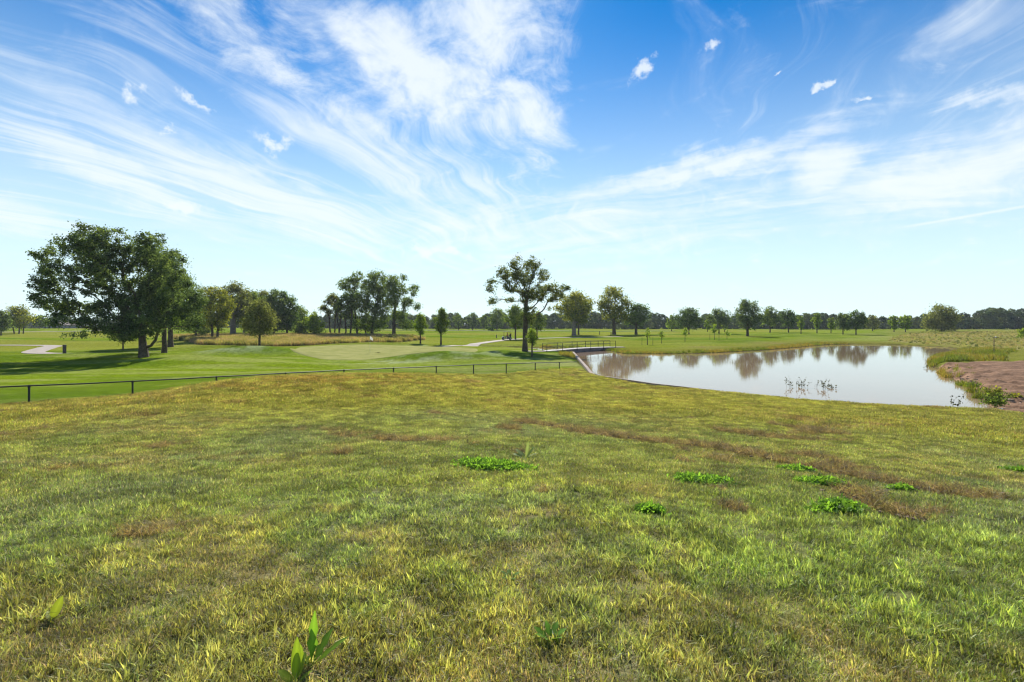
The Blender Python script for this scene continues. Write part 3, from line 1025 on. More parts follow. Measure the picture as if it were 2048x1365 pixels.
    for tv, tf in tparts:
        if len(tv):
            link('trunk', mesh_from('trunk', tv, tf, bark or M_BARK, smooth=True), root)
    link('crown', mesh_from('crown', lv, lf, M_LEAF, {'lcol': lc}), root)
    return root


def auto_tree(name, label, px, d, top, wpx, style='round', pal='mid', seed=1, group=None, base_frac=0.22, lean=0.0, bark=None, cover=3.0, tips=None, cat=None, stems=None, r_trunk=None, nl=None):
    x, y, zg = at(px, d)
    H = CAMZ + (HORIZON - top) * d / FPX - zg
    Wd = wpx * d / FPX
    rng = np.random.RandomState(seed + 100)
    lobes = []
    cb = H * base_frac
    hc = H - cb
    n = nl or {'round': 12, 'oak': 15, 'sapling': 7, 'willow': 12, 'bush': 9, 'tall': 13, 'loose': 11}[style]
    for i in range(n):
        t = (i + 0.5) / n
        if style in ('round', 'oak', 'willow', 'loose'):
            zz = cb + hc * (0.12 + 0.78 * t)
            prof = math.sin(math.pi * min(0.97, 0.14 + 0.80 * t)) ** 0.6
        elif style == 'sapling':
            zz = cb + hc * (0.10 + 0.80 * t)
            prof = math.sin(math.pi * (0.16 + 0.78 * t)) ** 0.75
        elif style == 'tall':
            zz = cb + hc * (0.1 + 0.8 * t); prof = 0.75 + 0.25 * math.sin(math.pi * t)
        else:
            zz = H * (0.18 + 0.62 * t); prof = (1 - t * 0.75)
        a = i * 2.399 + rng.uniform(-0.5, 0.5)
        rr = Wd * 0.5 * prof
        k = {'sapling': 0.34, 'bush': 0.55, 'loose': 0.72}.get(style, 0.62) * rng.uniform(0.65, 1.05)
        s = {'sapling': 0.24, 'bush': 0.26, 'loose': 0.17}.get(style, 0.21) * rng.uniform(0.8, 1.2)
        lobes.append((math.cos(a) * rr * k + lean * zz, math.sin(a) * rr * k, zz, Wd * s * (0.6 + 0.4 * prof), Wd * s * (0.6 + 0.4 * prof),
                      min(hc * 0.16, Wd * s * 0.8)))
    # leader lobe up to the full height and side lobes to the full width
    lobes.append((lean * H + rng.uniform(-0.1, 0.1) * Wd, 0, H - min(hc * 0.14, Wd * 0.16), Wd * 0.13, Wd * 0.13, min(hc * 0.14, Wd * 0.16)))
    lobes.append((-Wd * 0.36, 0, cb + hc * rng.uniform(0.35, 0.55), Wd * 0.14, Wd * 0.14, hc * 0.10))
    lobes.append((Wd * 0.36, 0, cb + hc * rng.uniform(0.35, 0.55), Wd * 0.14, Wd * 0.14, hc * 0.10))
    tr = [(0, 0, 0), (lean * cb * 0.5, 0, cb * 0.7), (lean * H * 0.45, rng.uniform(-0.02, 0.02) * H, H * (0.42 if style != 'sapling' else 0.8))]
    if style == 'bush':
        tr = [(0, 0, 0), (0, 0, H * 0.3)]
    st = None
    if stems:
        st = [[(sx * Wd, rng.uniform(-0.05, 0.05) * Wd, 0), (sx * Wd + sl * H * 0.3, 0, H * 0.3), (sx * Wd + sl * H * 0.55, rng.uniform(-0.1, 0.1) * Wd, H * 0.58)] for sx, sl in stems]
    areapx = wpx * (H * FPX / d)
    tips = tips or int(np.clip(areapx / 9, 60, 620))
    return grow_tree(name, label, (x, y, zg), lobes, tr, d, pal, seed, group, r_trunk, tips, None, cover, bark=bark, cat=cat,
                     droop=(0.10 * H if style == 'willow' else 0), stems=st)


def px_lobes(base_px, d, base_py, L, seed, depth=0.55):
    """crown lobes given as (px, py, rx, ry): real sizes at depth d, spread fore and aft"""
    rng = np.random.RandomState(seed); s = d / FPX; out = []
    for (px, py, rx, ry) in L:
        y = rng.uniform(-1, 1) * depth * max(rx * 2.2, 30) * s
        out.append(((px - base_px) * s, y, (base_py - py) * s, rx * s, max(rx, ry) * s, ry * s))
    return out


def hero_trees():
    # the big spreading tree on the left
    d = 56.0; x, y, z = at(287, d); bpy_ = HORIZON + (CAMZ - z) * FPX / d
    L = [(92, 560, 30, 20), (84, 540, 18, 12), (102, 512, 26, 20), (98, 496, 14, 12), (140, 480, 30, 24), (146, 458, 10, 12), (180, 465, 18, 16), (130, 600, 38, 22), (185, 500, 34, 30), (180, 560, 44, 32),
         (235, 480, 26, 20), (236, 460, 10, 9), (205, 620, 50, 26), (235, 540, 42, 40), (270, 600, 52, 42), (295, 540, 36, 36), (318, 498, 26, 26), (322, 476, 9, 12),
         (345, 535, 34, 34), (362, 590, 38, 38), (330, 630, 48, 30), (378, 640, 24, 26), (250, 648, 46, 22), (172, 645, 42, 11), (150, 671, 22, 5), (185, 662, 26, 7),
         (290, 660, 40, 18), (118, 632, 24, 7), (105, 580, 24, 12), (385, 600, 18, 22), (270, 500, 18, 14), (350, 505, 12, 14), (160, 530, 40, 24), (215, 580, 44, 30), (120, 545, 30, 20), (250, 515, 24, 22), (310, 580, 44, 36), (150, 620, 36, 16), (395, 625, 14, 20), (210, 470, 16, 14), (285, 515, 30, 26), (262, 488, 20, 16), (225, 505, 34, 28), (300, 495, 18, 16), (95, 575, 26, 14), (150, 505, 34, 22), (110, 615, 26, 10)]
    lob = px_lobes(287, d, bpy_, L, 3)
    k = d / FPX
    tr = [(0, 0, 0), (-0.05, 0, 1.0), (-0.15, 0, 1.9), (-0.2, 0.1, 4.0), (-0.6, 0, 6.0)]
    o = grow_tree('broad_shade_tree', 'largest tree, dark wide crown leaning left over the fairway behind the fence', (x, y, z), lob, tr, d, 'dark', 7,
                  r_trunk=0.40, tips=1500, leaf=0.18, cover=3.4, spread=0.27, bf=0.30, limbs=[[(0, 0, 0.9), (0.75, 0.1, 1.25), (1.25, 0.1, 1.9), (1.45, 0.2, 2.8), (1.7, 0.3, 4.6)]])
    # tall tree rising in the middle by the bridge
    d = 71.0; x, y, z = at(1050, d); b = HORIZON + (CAMZ - z) * FPX / d
    L = [(984, 566, 11, 9), (979, 577, 6, 8), (1008, 547, 17, 14), (1034, 530, 14, 12), (1064, 532, 16, 13), (1086, 553, 13, 14), (1048, 556, 26, 18), (1022, 572, 16, 14),
         (1050, 590, 18, 16), (1076, 586, 22, 16), (1104, 577, 16, 9), (1130, 575, 11, 7), (1118, 588, 16, 8), (1108, 600, 14, 6), (985, 603, 12, 7), (1018, 599, 8, 6),
         (1058, 622, 14, 12), (1046, 636, 12, 10), (1062, 642, 11, 10), (1036, 517, 6, 5), (1063, 519, 6, 5), (1100, 618, 6, 3)]
    tr = [(0, 0, 0), (0.0, 0, 2.2), (0.05, 0, 4.6), (0.15, 0, 6.6)]
    grow_tree('tall_open_tree', 'tall tree with open leaning crown and long side limb, standing by the bridge', (x, y, z), px_lobes(1050, d, b, L, 8, 0.5), tr, d, 'rust', 21,
              r_trunk=0.33, tips=560, leaf=0.18, cover=2.4, spread=0.28, bf=0.40)
    # the great clump left of the middle
    d = 130.0; x, y, z = at(735, d); b = HORIZON + (CAMZ - z) * FPX / d
    L = [(690, 566, 12, 10), (698, 585, 14, 12), (716, 556, 14, 11), (742, 549, 15, 9), (764, 552, 12, 10), (735, 575, 22, 18), (760, 590, 20, 18), (712, 605, 20, 16), (742, 618, 24, 18),
         (730, 645, 22, 14), (765, 640, 20, 14), (702, 628, 12, 12), (686, 575, 6, 5), (725, 600, 24, 20), (755, 570, 20, 16), (705, 570, 16, 14), (745, 655, 26, 10), (775, 615, 18, 18), (715, 650, 16, 12)]
    grow_tree('cottonwood_tree', 'huge rounded tree with hazy green crown behind the flag on the green', (x, y, z), px_lobes(735, d, b, L, 5, 0.5),
              None, d, 'mid', 31, tips=800, cover=3.0, spread=0.5, r_trunk=0.36,
              stems=[[(-2.6, 0, 0), (-2.9, 0, 4), (-3.4, 0, 8)], [(-0.6, 0.6, 0), (-0.6, 0.4, 4), (0, 0, 9)], [(1.2, -0.4, 0), (1.6, 0, 4), (2.6, 0, 8)]])
    d = 126.0; x, y, z = at(788, d); b = HORIZON + (CAMZ - z) * FPX / d
    L = [(785, 560, 13, 11), (800, 580, 14, 13), (826, 577, 10, 8), (831, 588, 6, 5), (790, 600, 16, 14), (812, 605, 14, 10), (836, 616, 8, 7), (800, 630, 18, 12), (815, 650, 16, 9), (780, 575, 14, 14), (806, 556, 7, 6)]
    grow_tree('cottonwood_tree', 'tree with single stout trunk forming the right side of the big clump behind the green', (x, y, z), px_lobes(788, d, b, L, 6, 0.5),
              [(0, 0, 0), (0, 0, 3.5), (0.3, 0, 8)], d, 'mid', 33, tips=420, cover=2.8, spread=0.5, r_trunk=0.42)


hero_trees()

G_BACK = 'trees behind the tall grass'
TREES = [
    # name, label, px, d, top, w, style, palette, kwargs
    ('shade_tree', 'green tree with straight grey trunk close behind the largest tree', 328, 64, 486, 104, 'tall', 'mid', dict(base_frac=0.20, seed=41, cover=2.6, r_trunk=0.27)),
    ('shade_tree', 'stout-trunked tree half hidden behind the largest tree', 341, 84, 540, 118, 'round', 'dark', dict(base_frac=0.22, seed=42, r_trunk=0.36)),
    ('young_tree', 'small low tree with thin trunk under the left boughs of the largest tree', 246, 75, 650, 66, 'round', 'mid', dict(base_frac=0.30, seed=43)),
    ('park_tree', 'broad tree with several trunks in the far left group', 34, 170, 612, 64, 'round', 'gold', dict(base_frac=0.22, seed=44, stems=[(-0.12, -0.1), (0.05, 0.05), (0.16, 0.2)])),
    ('park_tree', 'darker tree cut by the left picture edge', 2, 150, 620, 44, 'round', 'dark', dict(base_frac=0.16, seed=45)),
    ('park_tree', 'low rounded tree just left of the low clubhouse', 79, 232, 629, 38, 'round', 'mid', dict(base_frac=0.12, seed=46)),
    ('park_tree', 'yellowish tree touching the right side of the largest tree', 428, 105, 570, 72, 'tall', 'gold', dict(base_frac=0.16, seed=47, stems=[(-0.05, -0.05), (0.10, 0.02)])),
    ('park_tree', 'tall tree with thick pale trunk behind the tall grass', 466, 126, 565, 84, 'loose', 'olive', dict(base_frac=0.30, seed=48, bark='pale', r_trunk=0.6)),
    ('park_tree', 'loose-crowned tree between the thick pale trunk and the dark tree', 506, 132, 580, 62, 'loose', 'mid', dict(base_frac=0.22, seed=49)),
    ('park_tree', 'dark dense tree behind the young oak', 548, 127, 577, 66, 'round', 'dark', dict(base_frac=0.10, seed=50)),
    ('park_tree', 'narrow dark tree at the right end of the row behind the young oak', 574, 130, 582, 50, 'tall', 'deep', dict(base_frac=0.06, seed=51)),
    ('park_tree', 'hazy tree filling the gap behind the thick pale trunk', 488, 146, 586, 84, 'round', 'mid', dict(base_frac=0.10, seed=91)),
    ('park_tree', 'hazy tree showing above the crown of the young oak', 527, 148, 582, 78, 'loose', 'olive', dict(base_frac=0.08, seed=92)),
    ('park_tree', 'rounded lower tree closing the right end of the row behind the tall grass', 596, 150, 612, 56, 'round', 'mid', dict(base_frac=0.05, seed=93)),
    ('park_tree', 'green tree low behind the right boughs of the largest tree', 392, 112, 590, 70, 'round', 'light', dict(base_frac=0.08, seed=94)),
    ('shrub', 'round dark shrub at the foot of the row behind the tall grass', 600, 124, 640, 34, 'bush', 'mid', dict(seed=52, cat='shrub')),
    ('leafy_tree', 'low bushy light green tree standing alone left of the thin-stemmed grove', 627, 126, 624, 52, 'bush', 'light', dict(seed=53)),
    ('oak_tree', 'young oak with speckled olive crown standing in front of the tall grass', 519, 82, 600, 78, 'oak', 'olive', dict(base_frac=0.20, seed=54, cover=3.2)),
    ('grove_tree', 'thin leaning tree with several stems left of the huge rounded tree', 664, 130, 589, 46, 'loose', 'olive', dict(base_frac=0.42, seed=55, stems=[(-0.22, -0.30), (-0.05, -0.1), (0.12, 0.02), (0.3, 0.10)])),
    ('grove_tree', 'slender tree squeezed between the thin-stemmed grove and the huge rounded tree', 688, 127, 590, 40, 'loose', 'mid', dict(base_frac=0.36, seed=56, stems=[(-0.2, -0.15), (0.1, -0.05), (0.3, 0.1)])),
    ('shrub', 'wide low grey-green shrub at the back edge of the putting green', 785, 108, 671, 66, 'bush', 'olive', dict(seed=57, cat='shrub')),
    ('shrub', 'small yellowish shrub left of the two young trees by the green', 822, 112, 671, 26, 'bush', 'gold', dict(seed=58, cat='shrub')),
    ('young_tree', 'light oval young tree, left one of the pair behind the green', 841, 95, 626, 34, 'sapling', 'light', dict(base_frac=0.26, seed=59, cover=3.6)),
    ('young_tree', 'taller oval young tree, right one of the pair behind the green', 882, 92, 617, 38, 'sapling', 'mid', dict(base_frac=0.26, seed=60, cover=3.6)),
    ('far_tree', 'hazy far tree just right of the pair of young trees', 917, 250, 629, 28, 'round', 'mid', dict(base_frac=0.2, seed=61)),
    ('far_tree', 'middle one of the hazy far trees left of the parked golf cart', 945, 250, 626, 32, 'round', 'dark', dict(base_frac=0.2, seed=62)),
    ('far_tree', 'narrow hazy far tree beside the round dark bush on the far road', 968, 245, 630, 24, 'round', 'mid', dict(base_frac=0.16, seed=63)),
    ('far_tree', 'wider hazy far tree above the grey marker post', 994, 235, 617, 42, 'round', 'mid', dict(base_frac=0.14, seed=64)),
    ('shrub', 'round dark bush at the edge of the far road', 983, 222, 653, 15, 'bush', 'deep', dict(seed=65, cat='shrub')),
    ('park_tree', 'green tree standing right beside the golf cart', 1031, 124, 612, 54, 'round', 'mid', dict(base_frac=0.34, seed=66)),
    ('park_tree', 'green tree hidden behind the trunk of the tall open tree', 1074, 126, 622, 42, 'round', 'mid', dict(base_frac=0.30, seed=67)),
    ('young_tree', 'thin sapling with light leaves in front of the tall open tree', 1064, 57.5, 656, 26, 'sapling', 'light', dict(base_frac=0.40, seed=68, cover=2.6)),
    ('plane_tree', 'broad tree with pale trunk behind the left part of the bridge', 1148, 150, 582, 80, 'round', 'gold', dict(base_frac=0.26, seed=69, bark='pale', r_trunk=0.55)),
    ('plane_tree', 'dark-trunked tree close behind the pale-trunked one', 1157, 160, 590, 56, 'round', 'mid', dict(base_frac=0.30, seed=70)),
    ('plane_tree', 'tall tree with golden top and twin crown behind the right end of the bridge', 1228, 160, 573, 68, 'tall', 'gold', dict(base_frac=0.26, seed=71, r_trunk=0.5)),
    ('oak_tree', 'dark spreading tree next to the golden-topped tall tree', 1272, 160, 608, 66, 'oak', 'deep', dict(base_frac=0.26, seed=72, r_trunk=0.38)),
    ('oak_tree', 'dark round tree above the pond, first of the well-spaced row', 1378, 165, 616, 58, 'oak', 'deep', dict(base_frac=0.20, seed=73)),
    ('oak_tree', 'dark forked tree between the round one and the tallest in the row', 1438, 176, 617, 54, 'oak', 'dark', dict(base_frac=0.22, seed=74)),
    ('oak_tree', 'tallest dark tree of the row above the pond', 1495, 145, 600, 58, 'oak', 'dark', dict(base_frac=0.20, seed=75, r_trunk=0.32)),
    ('oak_tree', 'grey-green tree just right of the tallest tree above the pond', 1540, 186, 614, 38, 'oak', 'mid', dict(base_frac=0.24, seed=76)),
    ('oak_tree', 'compact dark tree left of the small light ones above the pond', 1577, 186, 620, 38, 'oak', 'deep', dict(base_frac=0.20, seed=77)),
    ('young_tree', 'small light green tree right of the compact dark tree', 1602, 170, 632, 19, 'sapling', 'light', dict(base_frac=0.2, seed=78)),
    ('young_tree', 'oval light green tree standing alone above the far shore', 1634, 175, 625, 22, 'sapling', 'light', dict(base_frac=0.2, seed=79)),
    ('young_tree', 'narrow little light tree touching the dark pair', 1662, 176, 636, 16, 'sapling', 'light', dict(base_frac=0.2, seed=80)),
    ('oak_tree', 'left tree of the dark touching pair above the far shore', 1686, 161, 626, 36, 'round', 'dark', dict(base_frac=0.2, seed=81)),
    ('oak_tree', 'right, larger tree of the dark touching pair above the far shore', 1712, 158, 621, 42, 'round', 'deep', dict(base_frac=0.2, seed=82)),
    ('park_tree', 'dull green tree right of the dark touching pair', 1745, 205, 630, 32, 'round', 'olive', dict(base_frac=0.1, seed=83)),
    ('park_tree', 'left one of two light trees by the edge of the dry field', 1788, 186, 631, 24, 'sapling', 'light', dict(base_frac=0.14, seed=84)),
    ('park_tree', 'right one of two light trees by the edge of the dry field', 1811, 183, 629, 26, 'round', 'light', dict(base_frac=0.14, seed=85)),
    ('willow_tree', 'large drooping pale green tree standing before the right woodland', 1883, 190, 608, 72, 'willow', 'olive', dict(base_frac=0.06, seed=86, cover=3.4)),
    ('shrub', 'yellow-green bush at the right picture edge in the dry field', 2050, 118, 651, 26, 'bush', 'light', dict(seed=87, cat='shrub')),
    ('park_tree', 'small pale tree between the dark spreading tree and the first of the row', 1343, 215, 632, 26, 'round', 'light', dict(base_frac=0.12, seed=88)),
    ('park_tree', 'little pale tree under the left side of the forked tree', 1415, 200, 640, 16, 'sapling', 'light', dict(base_frac=0.12, seed=89)),
    ('park_tree', 'little pale tree under the right side of the forked tree', 1449, 195, 642, 15, 'sapling', 'light', dict(base_frac=0.25, seed=90)),
]
for (nm, lb, px, d, top, w, st, pal, kw) in TREES:
    kw = dict(kw)
    if kw.get('bark') == 'pale':
        kw['bark'] = M_BARK_PALE
    grp = {'far_tree': 'hazy far trees', 'oak_tree': 'dark trees above the pond'}.get(nm)
    auto_tree(nm, lb, px, d, top, w, st, pal, group=grp, **kw)

# newly planted saplings on the far bank, two of them between stakes
SAPS = [(1295, 92, 656, 13, 3, 'wispy staked sapling on the far bank, nearest the bridge'), (1323, 98, 662, 16, 0, 'leaning sapling next to the staked one near the bridge'),
        (1370, 102, 655, 14, 0, 'slim sapling in front of the dark round tree'), (1429, 112, 649, 17, 2, 'pale staked sapling under the forked dark tree'),
        (1454, 116, 661, 15, 0, 'smallest sapling, between the pale staked one and the tallest tree')]
for i, (px, d, top, w, ns, lb) in enumerate(SAPS):
    r_ = auto_tree('sapling', lb, px, d, top, w, 'sapling', 'light', seed=120 + i, group='saplings planted on the far bank', base_frac=0.42, cover=1.3, tips=40, r_trunk=0.045)
    for k in range(ns):
        sx = (-0.95, 0.9, 0.15)[k]; sy = (0.2, -0.2, 0.9)[k]
        b_ = MB(); b_.tube([(0, 0, -0.3), (0.02, 0, 1.35)], 0.035, 6)
        b_.build('stake', M_WOODPOST, r_, (sx, sy, gz(r_.location.x + sx, r_.location.y + sy) - r_.location.z))


# ------------------------------------------------------------------ instanced masses: grass, reeds, woodland
def source_collection(name, meshes):
    c = bpy.data.collections.new(name)
    for i, me in enumerate(meshes):
        o = bpy.data.objects.new('%s_%02d' % (name, i), me); c.objects.link(o)
    return c


def scatter(name, pts, idx, rot, scl, tint, coll, label=None):
    n = len(pts)
    me = mesh_from(name, pts, np.zeros((0, 4), int), None, {'tint': tint})
    a = me.attributes.new('idx', 'INT', 'POINT'); a.data.foreach_set('value', np.asarray(idx, np.int32))
    a = me.attributes.new('rot', 'FLOAT_VECTOR', 'POINT'); a.data.foreach_set('vector', np.asarray(rot, np.float32).ravel())
    a = me.attributes.new('scl', 'FLOAT_VECTOR', 'POINT'); a.data.foreach_set('vector', np.asarray(scl, np.float32).ravel())
    o = link(name, me, kind='stuff')
    if label:
        o['label'] = label
    t = bpy.data.node_groups.new(name + '_nodes', 'GeometryNodeTree')
    t.interface.new_socket('Geometry', in_out='INPUT', socket_type='NodeSocketGeometry')
    t.interface.new_socket('Geometry', in_out='OUTPUT', socket_type='NodeSocketGeometry')
    N = t.nodes; gi = N.new('NodeGroupInput'); go = N.new('NodeGroupOutput')
    ip = N.new('GeometryNodeInstanceOnPoints'); ci = N.new('GeometryNodeCollectionInfo')
    ci.inputs['Collection'].default_value = coll
    ci.inputs['Separate Children'].default_value = True; ci.inputs['Reset Children'].default_value = True

    def na(nm, ty):
        q = N.new('GeometryNodeInputNamedAttribute'); q.data_type = ty; q.inputs['Name'].default_value = nm
        return [s for s in q.outputs if s.enabled and s.name == 'Attribute'][0]
    e2r = N.new('FunctionNodeEulerToRotation')
    L = t.links
    L.new(gi.outputs[0], ip.inputs['Points']); L.new(ci.outputs[0], ip.inputs['Instance'])
    ip.inputs['Pick Instance'].default_value = True
    L.new(na('idx', 'INT'), ip.inputs['Instance Index'])
    L.new(na('rot', 'FLOAT_VECTOR'), e2r.inputs[0]); L.new(e2r.outputs[0], ip.inputs['Rotation'])
    L.new(na('scl', 'FLOAT_VECTOR'), ip.inputs['Scale'])
    L.new(ip.outputs[0], go.inputs[0])
    md = o.modifiers.new('scatter', 'NODES'); md.node_group = t
    return o


def blades(name, n, R, h0, h1, w, segs, lean, rng, dead=0.15, mat=None, cols=None):
    """a tuft of n bent blades"""
    bx = rng.uniform(0, 1, n) ** 0.5 * R; ba = rng.uniform(0, 6.283, n)
    base = np.stack([np.cos(ba) * bx, np.sin(ba) * bx, np.full(n, -0.012)], 1)
    h = rng.uniform(h0, h1, n); az = rng.uniform(0, 6.283, n)
    ln = np.abs(rng.normal(0, lean, n)) + 0.15
    dirv = np.stack([np.cos(az), np.sin(az), np.zeros(n)], 1)
    fa = az + math.pi / 2 + rng.normal(0, 0.5, n)
    sidev = np.stack([np.cos(fa), np.sin(fa), np.zeros(n)], 1)
    ww = w * rng.uniform(0.6, 1.4, n)
    V = []
    for k in range(segs + 1):
        t = k / segs
        hz = h * ln * t ** 1.7; vz = h * t * np.sqrt(np.maximum(0.06, 1 - (0.75 * ln * t) ** 2))
        c = base + dirv * hz[:, None]; c[:, 2] += vz
        if k < segs:
            wd = (ww * (1 - 0.75 * t ** 2))[:, None] * sidev * 0.5
            V += [c - wd, c + wd]
        else:
            V += [c]
    m = len(V); v = np.stack(V, 1)
    f4 = []; 
    off = np.arange(n)[:, None] * m
    for k in range(segs - 1):
        f4.append(off + np.array([2 * k, 2 * k + 1, 2 * k + 3, 2 * k + 2])[None])
    f3 = off + np.array([2 * segs - 2, 2 * segs - 1, 2 * segs])[None]
    c = np.ones((n, 3)) * rng.uniform(0.55, 1.5, (n, 1))
    c *= np.stack([rng.uniform(0.85, 1.2, n), rng.uniform(0.95, 1.1, n), rng.uniform(0.6, 1.2, n)], 1)
    dd = rng.uniform(0, 1, n) < dead
    c[dd] = np.array((1.45, 1.10, 1.80)) * rng.uniform(0.6, 1.5, (dd.sum(), 1))
    cv = np.repeat(c[:, None], m, 1)
    return mesh_from(name, v.reshape(-1, 3), [np.concatenate(f4) if f4 else np.zeros((0, 4), int), f3], mat or M_GRASS, {'bcol': cv.reshape(-1, 3)})


def rand_polar(n, r0, r1, th, rng, pw=1.0):
    """points in a fan; pw>1 thins with distance"""
    u = rng.uniform(0, 1, n)
    if pw == 1.0:
        r = np.sqrt(r0 ** 2 + u * (r1 ** 2 - r0 ** 2))
    else:
        e = 2 - pw
        r = (r0 ** e + u * (r1 ** e - r0 ** e)) ** (1 / e)
    t = rng.uniform(-th, th, n)
    return np.sin(t) * r, np.cos(t) * r


def tilt(n, rng, a=0.15):
    return np.stack([rng.normal(0, a, n), rng.normal(0, a, n), rng.uniform(0, 6.283, n)], 1)


def lawn():
    rng = np.random.RandomState(77)
    A = [blades('tuft_a%d' % i, 19, 0.045, 0.020, 0.056, 0.0040, 3, 0.75, rng, 0.24) for i in range(8)]
    A += [blades('tuft_w%d' % i, 11, 0.035, 0.03, 0.080, 0.0065, 3, 0.55, rng, 0.05) for i in range(4)]     # coarser, brighter tufts
    ca = source_collection('lawn_tuft', A)
    x, y = rand_polar(64000, 1.0, 7.2, 1.0, rng, 1.2)
    z = ground(x, y)
    wide = (fbm(x * 1.3 + 5, y * 1.3 + 90, 3) + rng.uniform(-0.32, 0.32, len(x))) > 0.66
    idx = np.where(wide, rng.randint(8, 12, len(x)), rng.randint(0, 8, len(x)))
    tint = lawn_col(x, y) * tuft_tone(x, y) * rng.uniform(0.6, 1.4, (len(x), 1)) * np.where(wide, 1.2, 1.0)[:, None]
    dm = dead_mask(x, y)
    s = rng.uniform(0.7, 1.25, len(x)) * (1 - 0.65 * dm)
    bare = fbm(x * 3.1 + 8, y * 3.1, 3) > 0.36
    k = bare | (rng.uniform(0, 1, len(x)) < 0.4)
    P = np.stack([x, y, z], 1)
    scatter('lawn_grass_near', P[k], idx[k], tilt(k.sum(), rng), np.repeat(s[k, None], 3, 1), tint[k], ca, 'short patchy lawn grass in front')
    B = [blades('tuft_b%d' % i, 52, 0.13, 0.020, 0.058, 0.0065, 2, 0.7, rng, 0.22) for i in range(8)]
    cb = source_collection('lawn_tuft_mid', B)
    x, y = rand_polar(64000, 6.6, 19.0, 1.0, rng, 1.35)
    z = ground(x, y)
    sd = poly_sd(x, y, _pond)
    k = (fence_side(x, y) < 0.4) & (sd > 0.2)
    x, y, z = x[k], y[k], z[k]
    tint = lawn_col(x, y) * tuft_tone(x * 0.8, y * 0.8) * rng.uniform(0.5, 1.45, (len(x), 1))
    s = rng.uniform(0.7, 1.2, len(x)) * (1 - 0.6 * dead_mask(x, y))
    scatter('lawn_grass_middle', np.stack([x, y, z], 1), rng.randint(0, 8, len(x)), tilt(len(x), rng, 0.1), np.repeat(s[:, None], 3, 1), tint, cb, 'mown lawn grass sloping to the pond')
    Cc = [blades('tuft_c%d' % i, 90, 0.30, 0.03, 0.095, 0.016, 1, 0.7, rng, 0.32) for i in range(8)]
    cc = source_collection('lawn_tuft_far', Cc)
    x, y = rand_polar(56000, 17.5, 44.0, 1.0, rng, 1.3)
    z = ground(x, y); sd = poly_sd(x, y, _pond)
    k = (((fence_side(x, y) < 0.3) & (x < FENCE_A[0] + 10.6 * FENCE_STEP[0])) | (y < 40)) & (sd > 0.3) & (poly_sd(x, y, DIRT) > 0.5) & ~((fence_side(x, y) > 0.3) & (x < 3))
    x, y, z = x[k], y[k], z[k]
    tint = lawn_col(x, y) * tuft_tone(x * 0.6, y * 0.6) * rng.uniform(0.5, 1.4, (len(x), 1))
    scatter('lawn_grass_far', np.stack([x, y, z], 1), rng.randint(0, 8, len(x)), tilt(len(x), rng, 0.08), np.repeat(rng.uniform(0.7, 1.1, len(x))[:, None], 3, 1), tint, cc, 'mown grass of the mound and near bank')
    # clumps of cut, dried grass lying in streaks
    D = [blades('thatch_%d' % i, 40, 0.10, 0.03, 0.09, 0.004, 2, 1.6, rng, 0.0) for i in range(5)]
    cd = source_collection('thatch_tuft', D)
    x, y = rand_polar(52000, 3.0, 17.0, 0.95, rng, 1.2)
    m = dead_mask(x, y); k = rng.uniform(0, 1, len(x)) < ss(m, 0.35, 0.75)
    x, y = x[k], y[k]; z = ground(x, y) + 0.012
    tint = np.array((0.27, 0.200, 0.130)) * rng.uniform(0.3, 1.5, (len(x), 1)) * np.array((1, 1, 1)) + rng.uniform(-0.01, 0.01, (len(x), 3))
    scatter('dry_grass_clippings', np.stack([x, y, z], 1), rng.randint(0, 5, len(x)), tilt(len(x), rng, 0.5), np.stack([rng.uniform(0.7, 1.4, len(x))] * 2 + [rng.uniform(0.7, 1.9, len(x))], 1), np.clip(tint, 0.01, 1), cd, 'brown clippings of dead grass lying in streaks')


lawn()


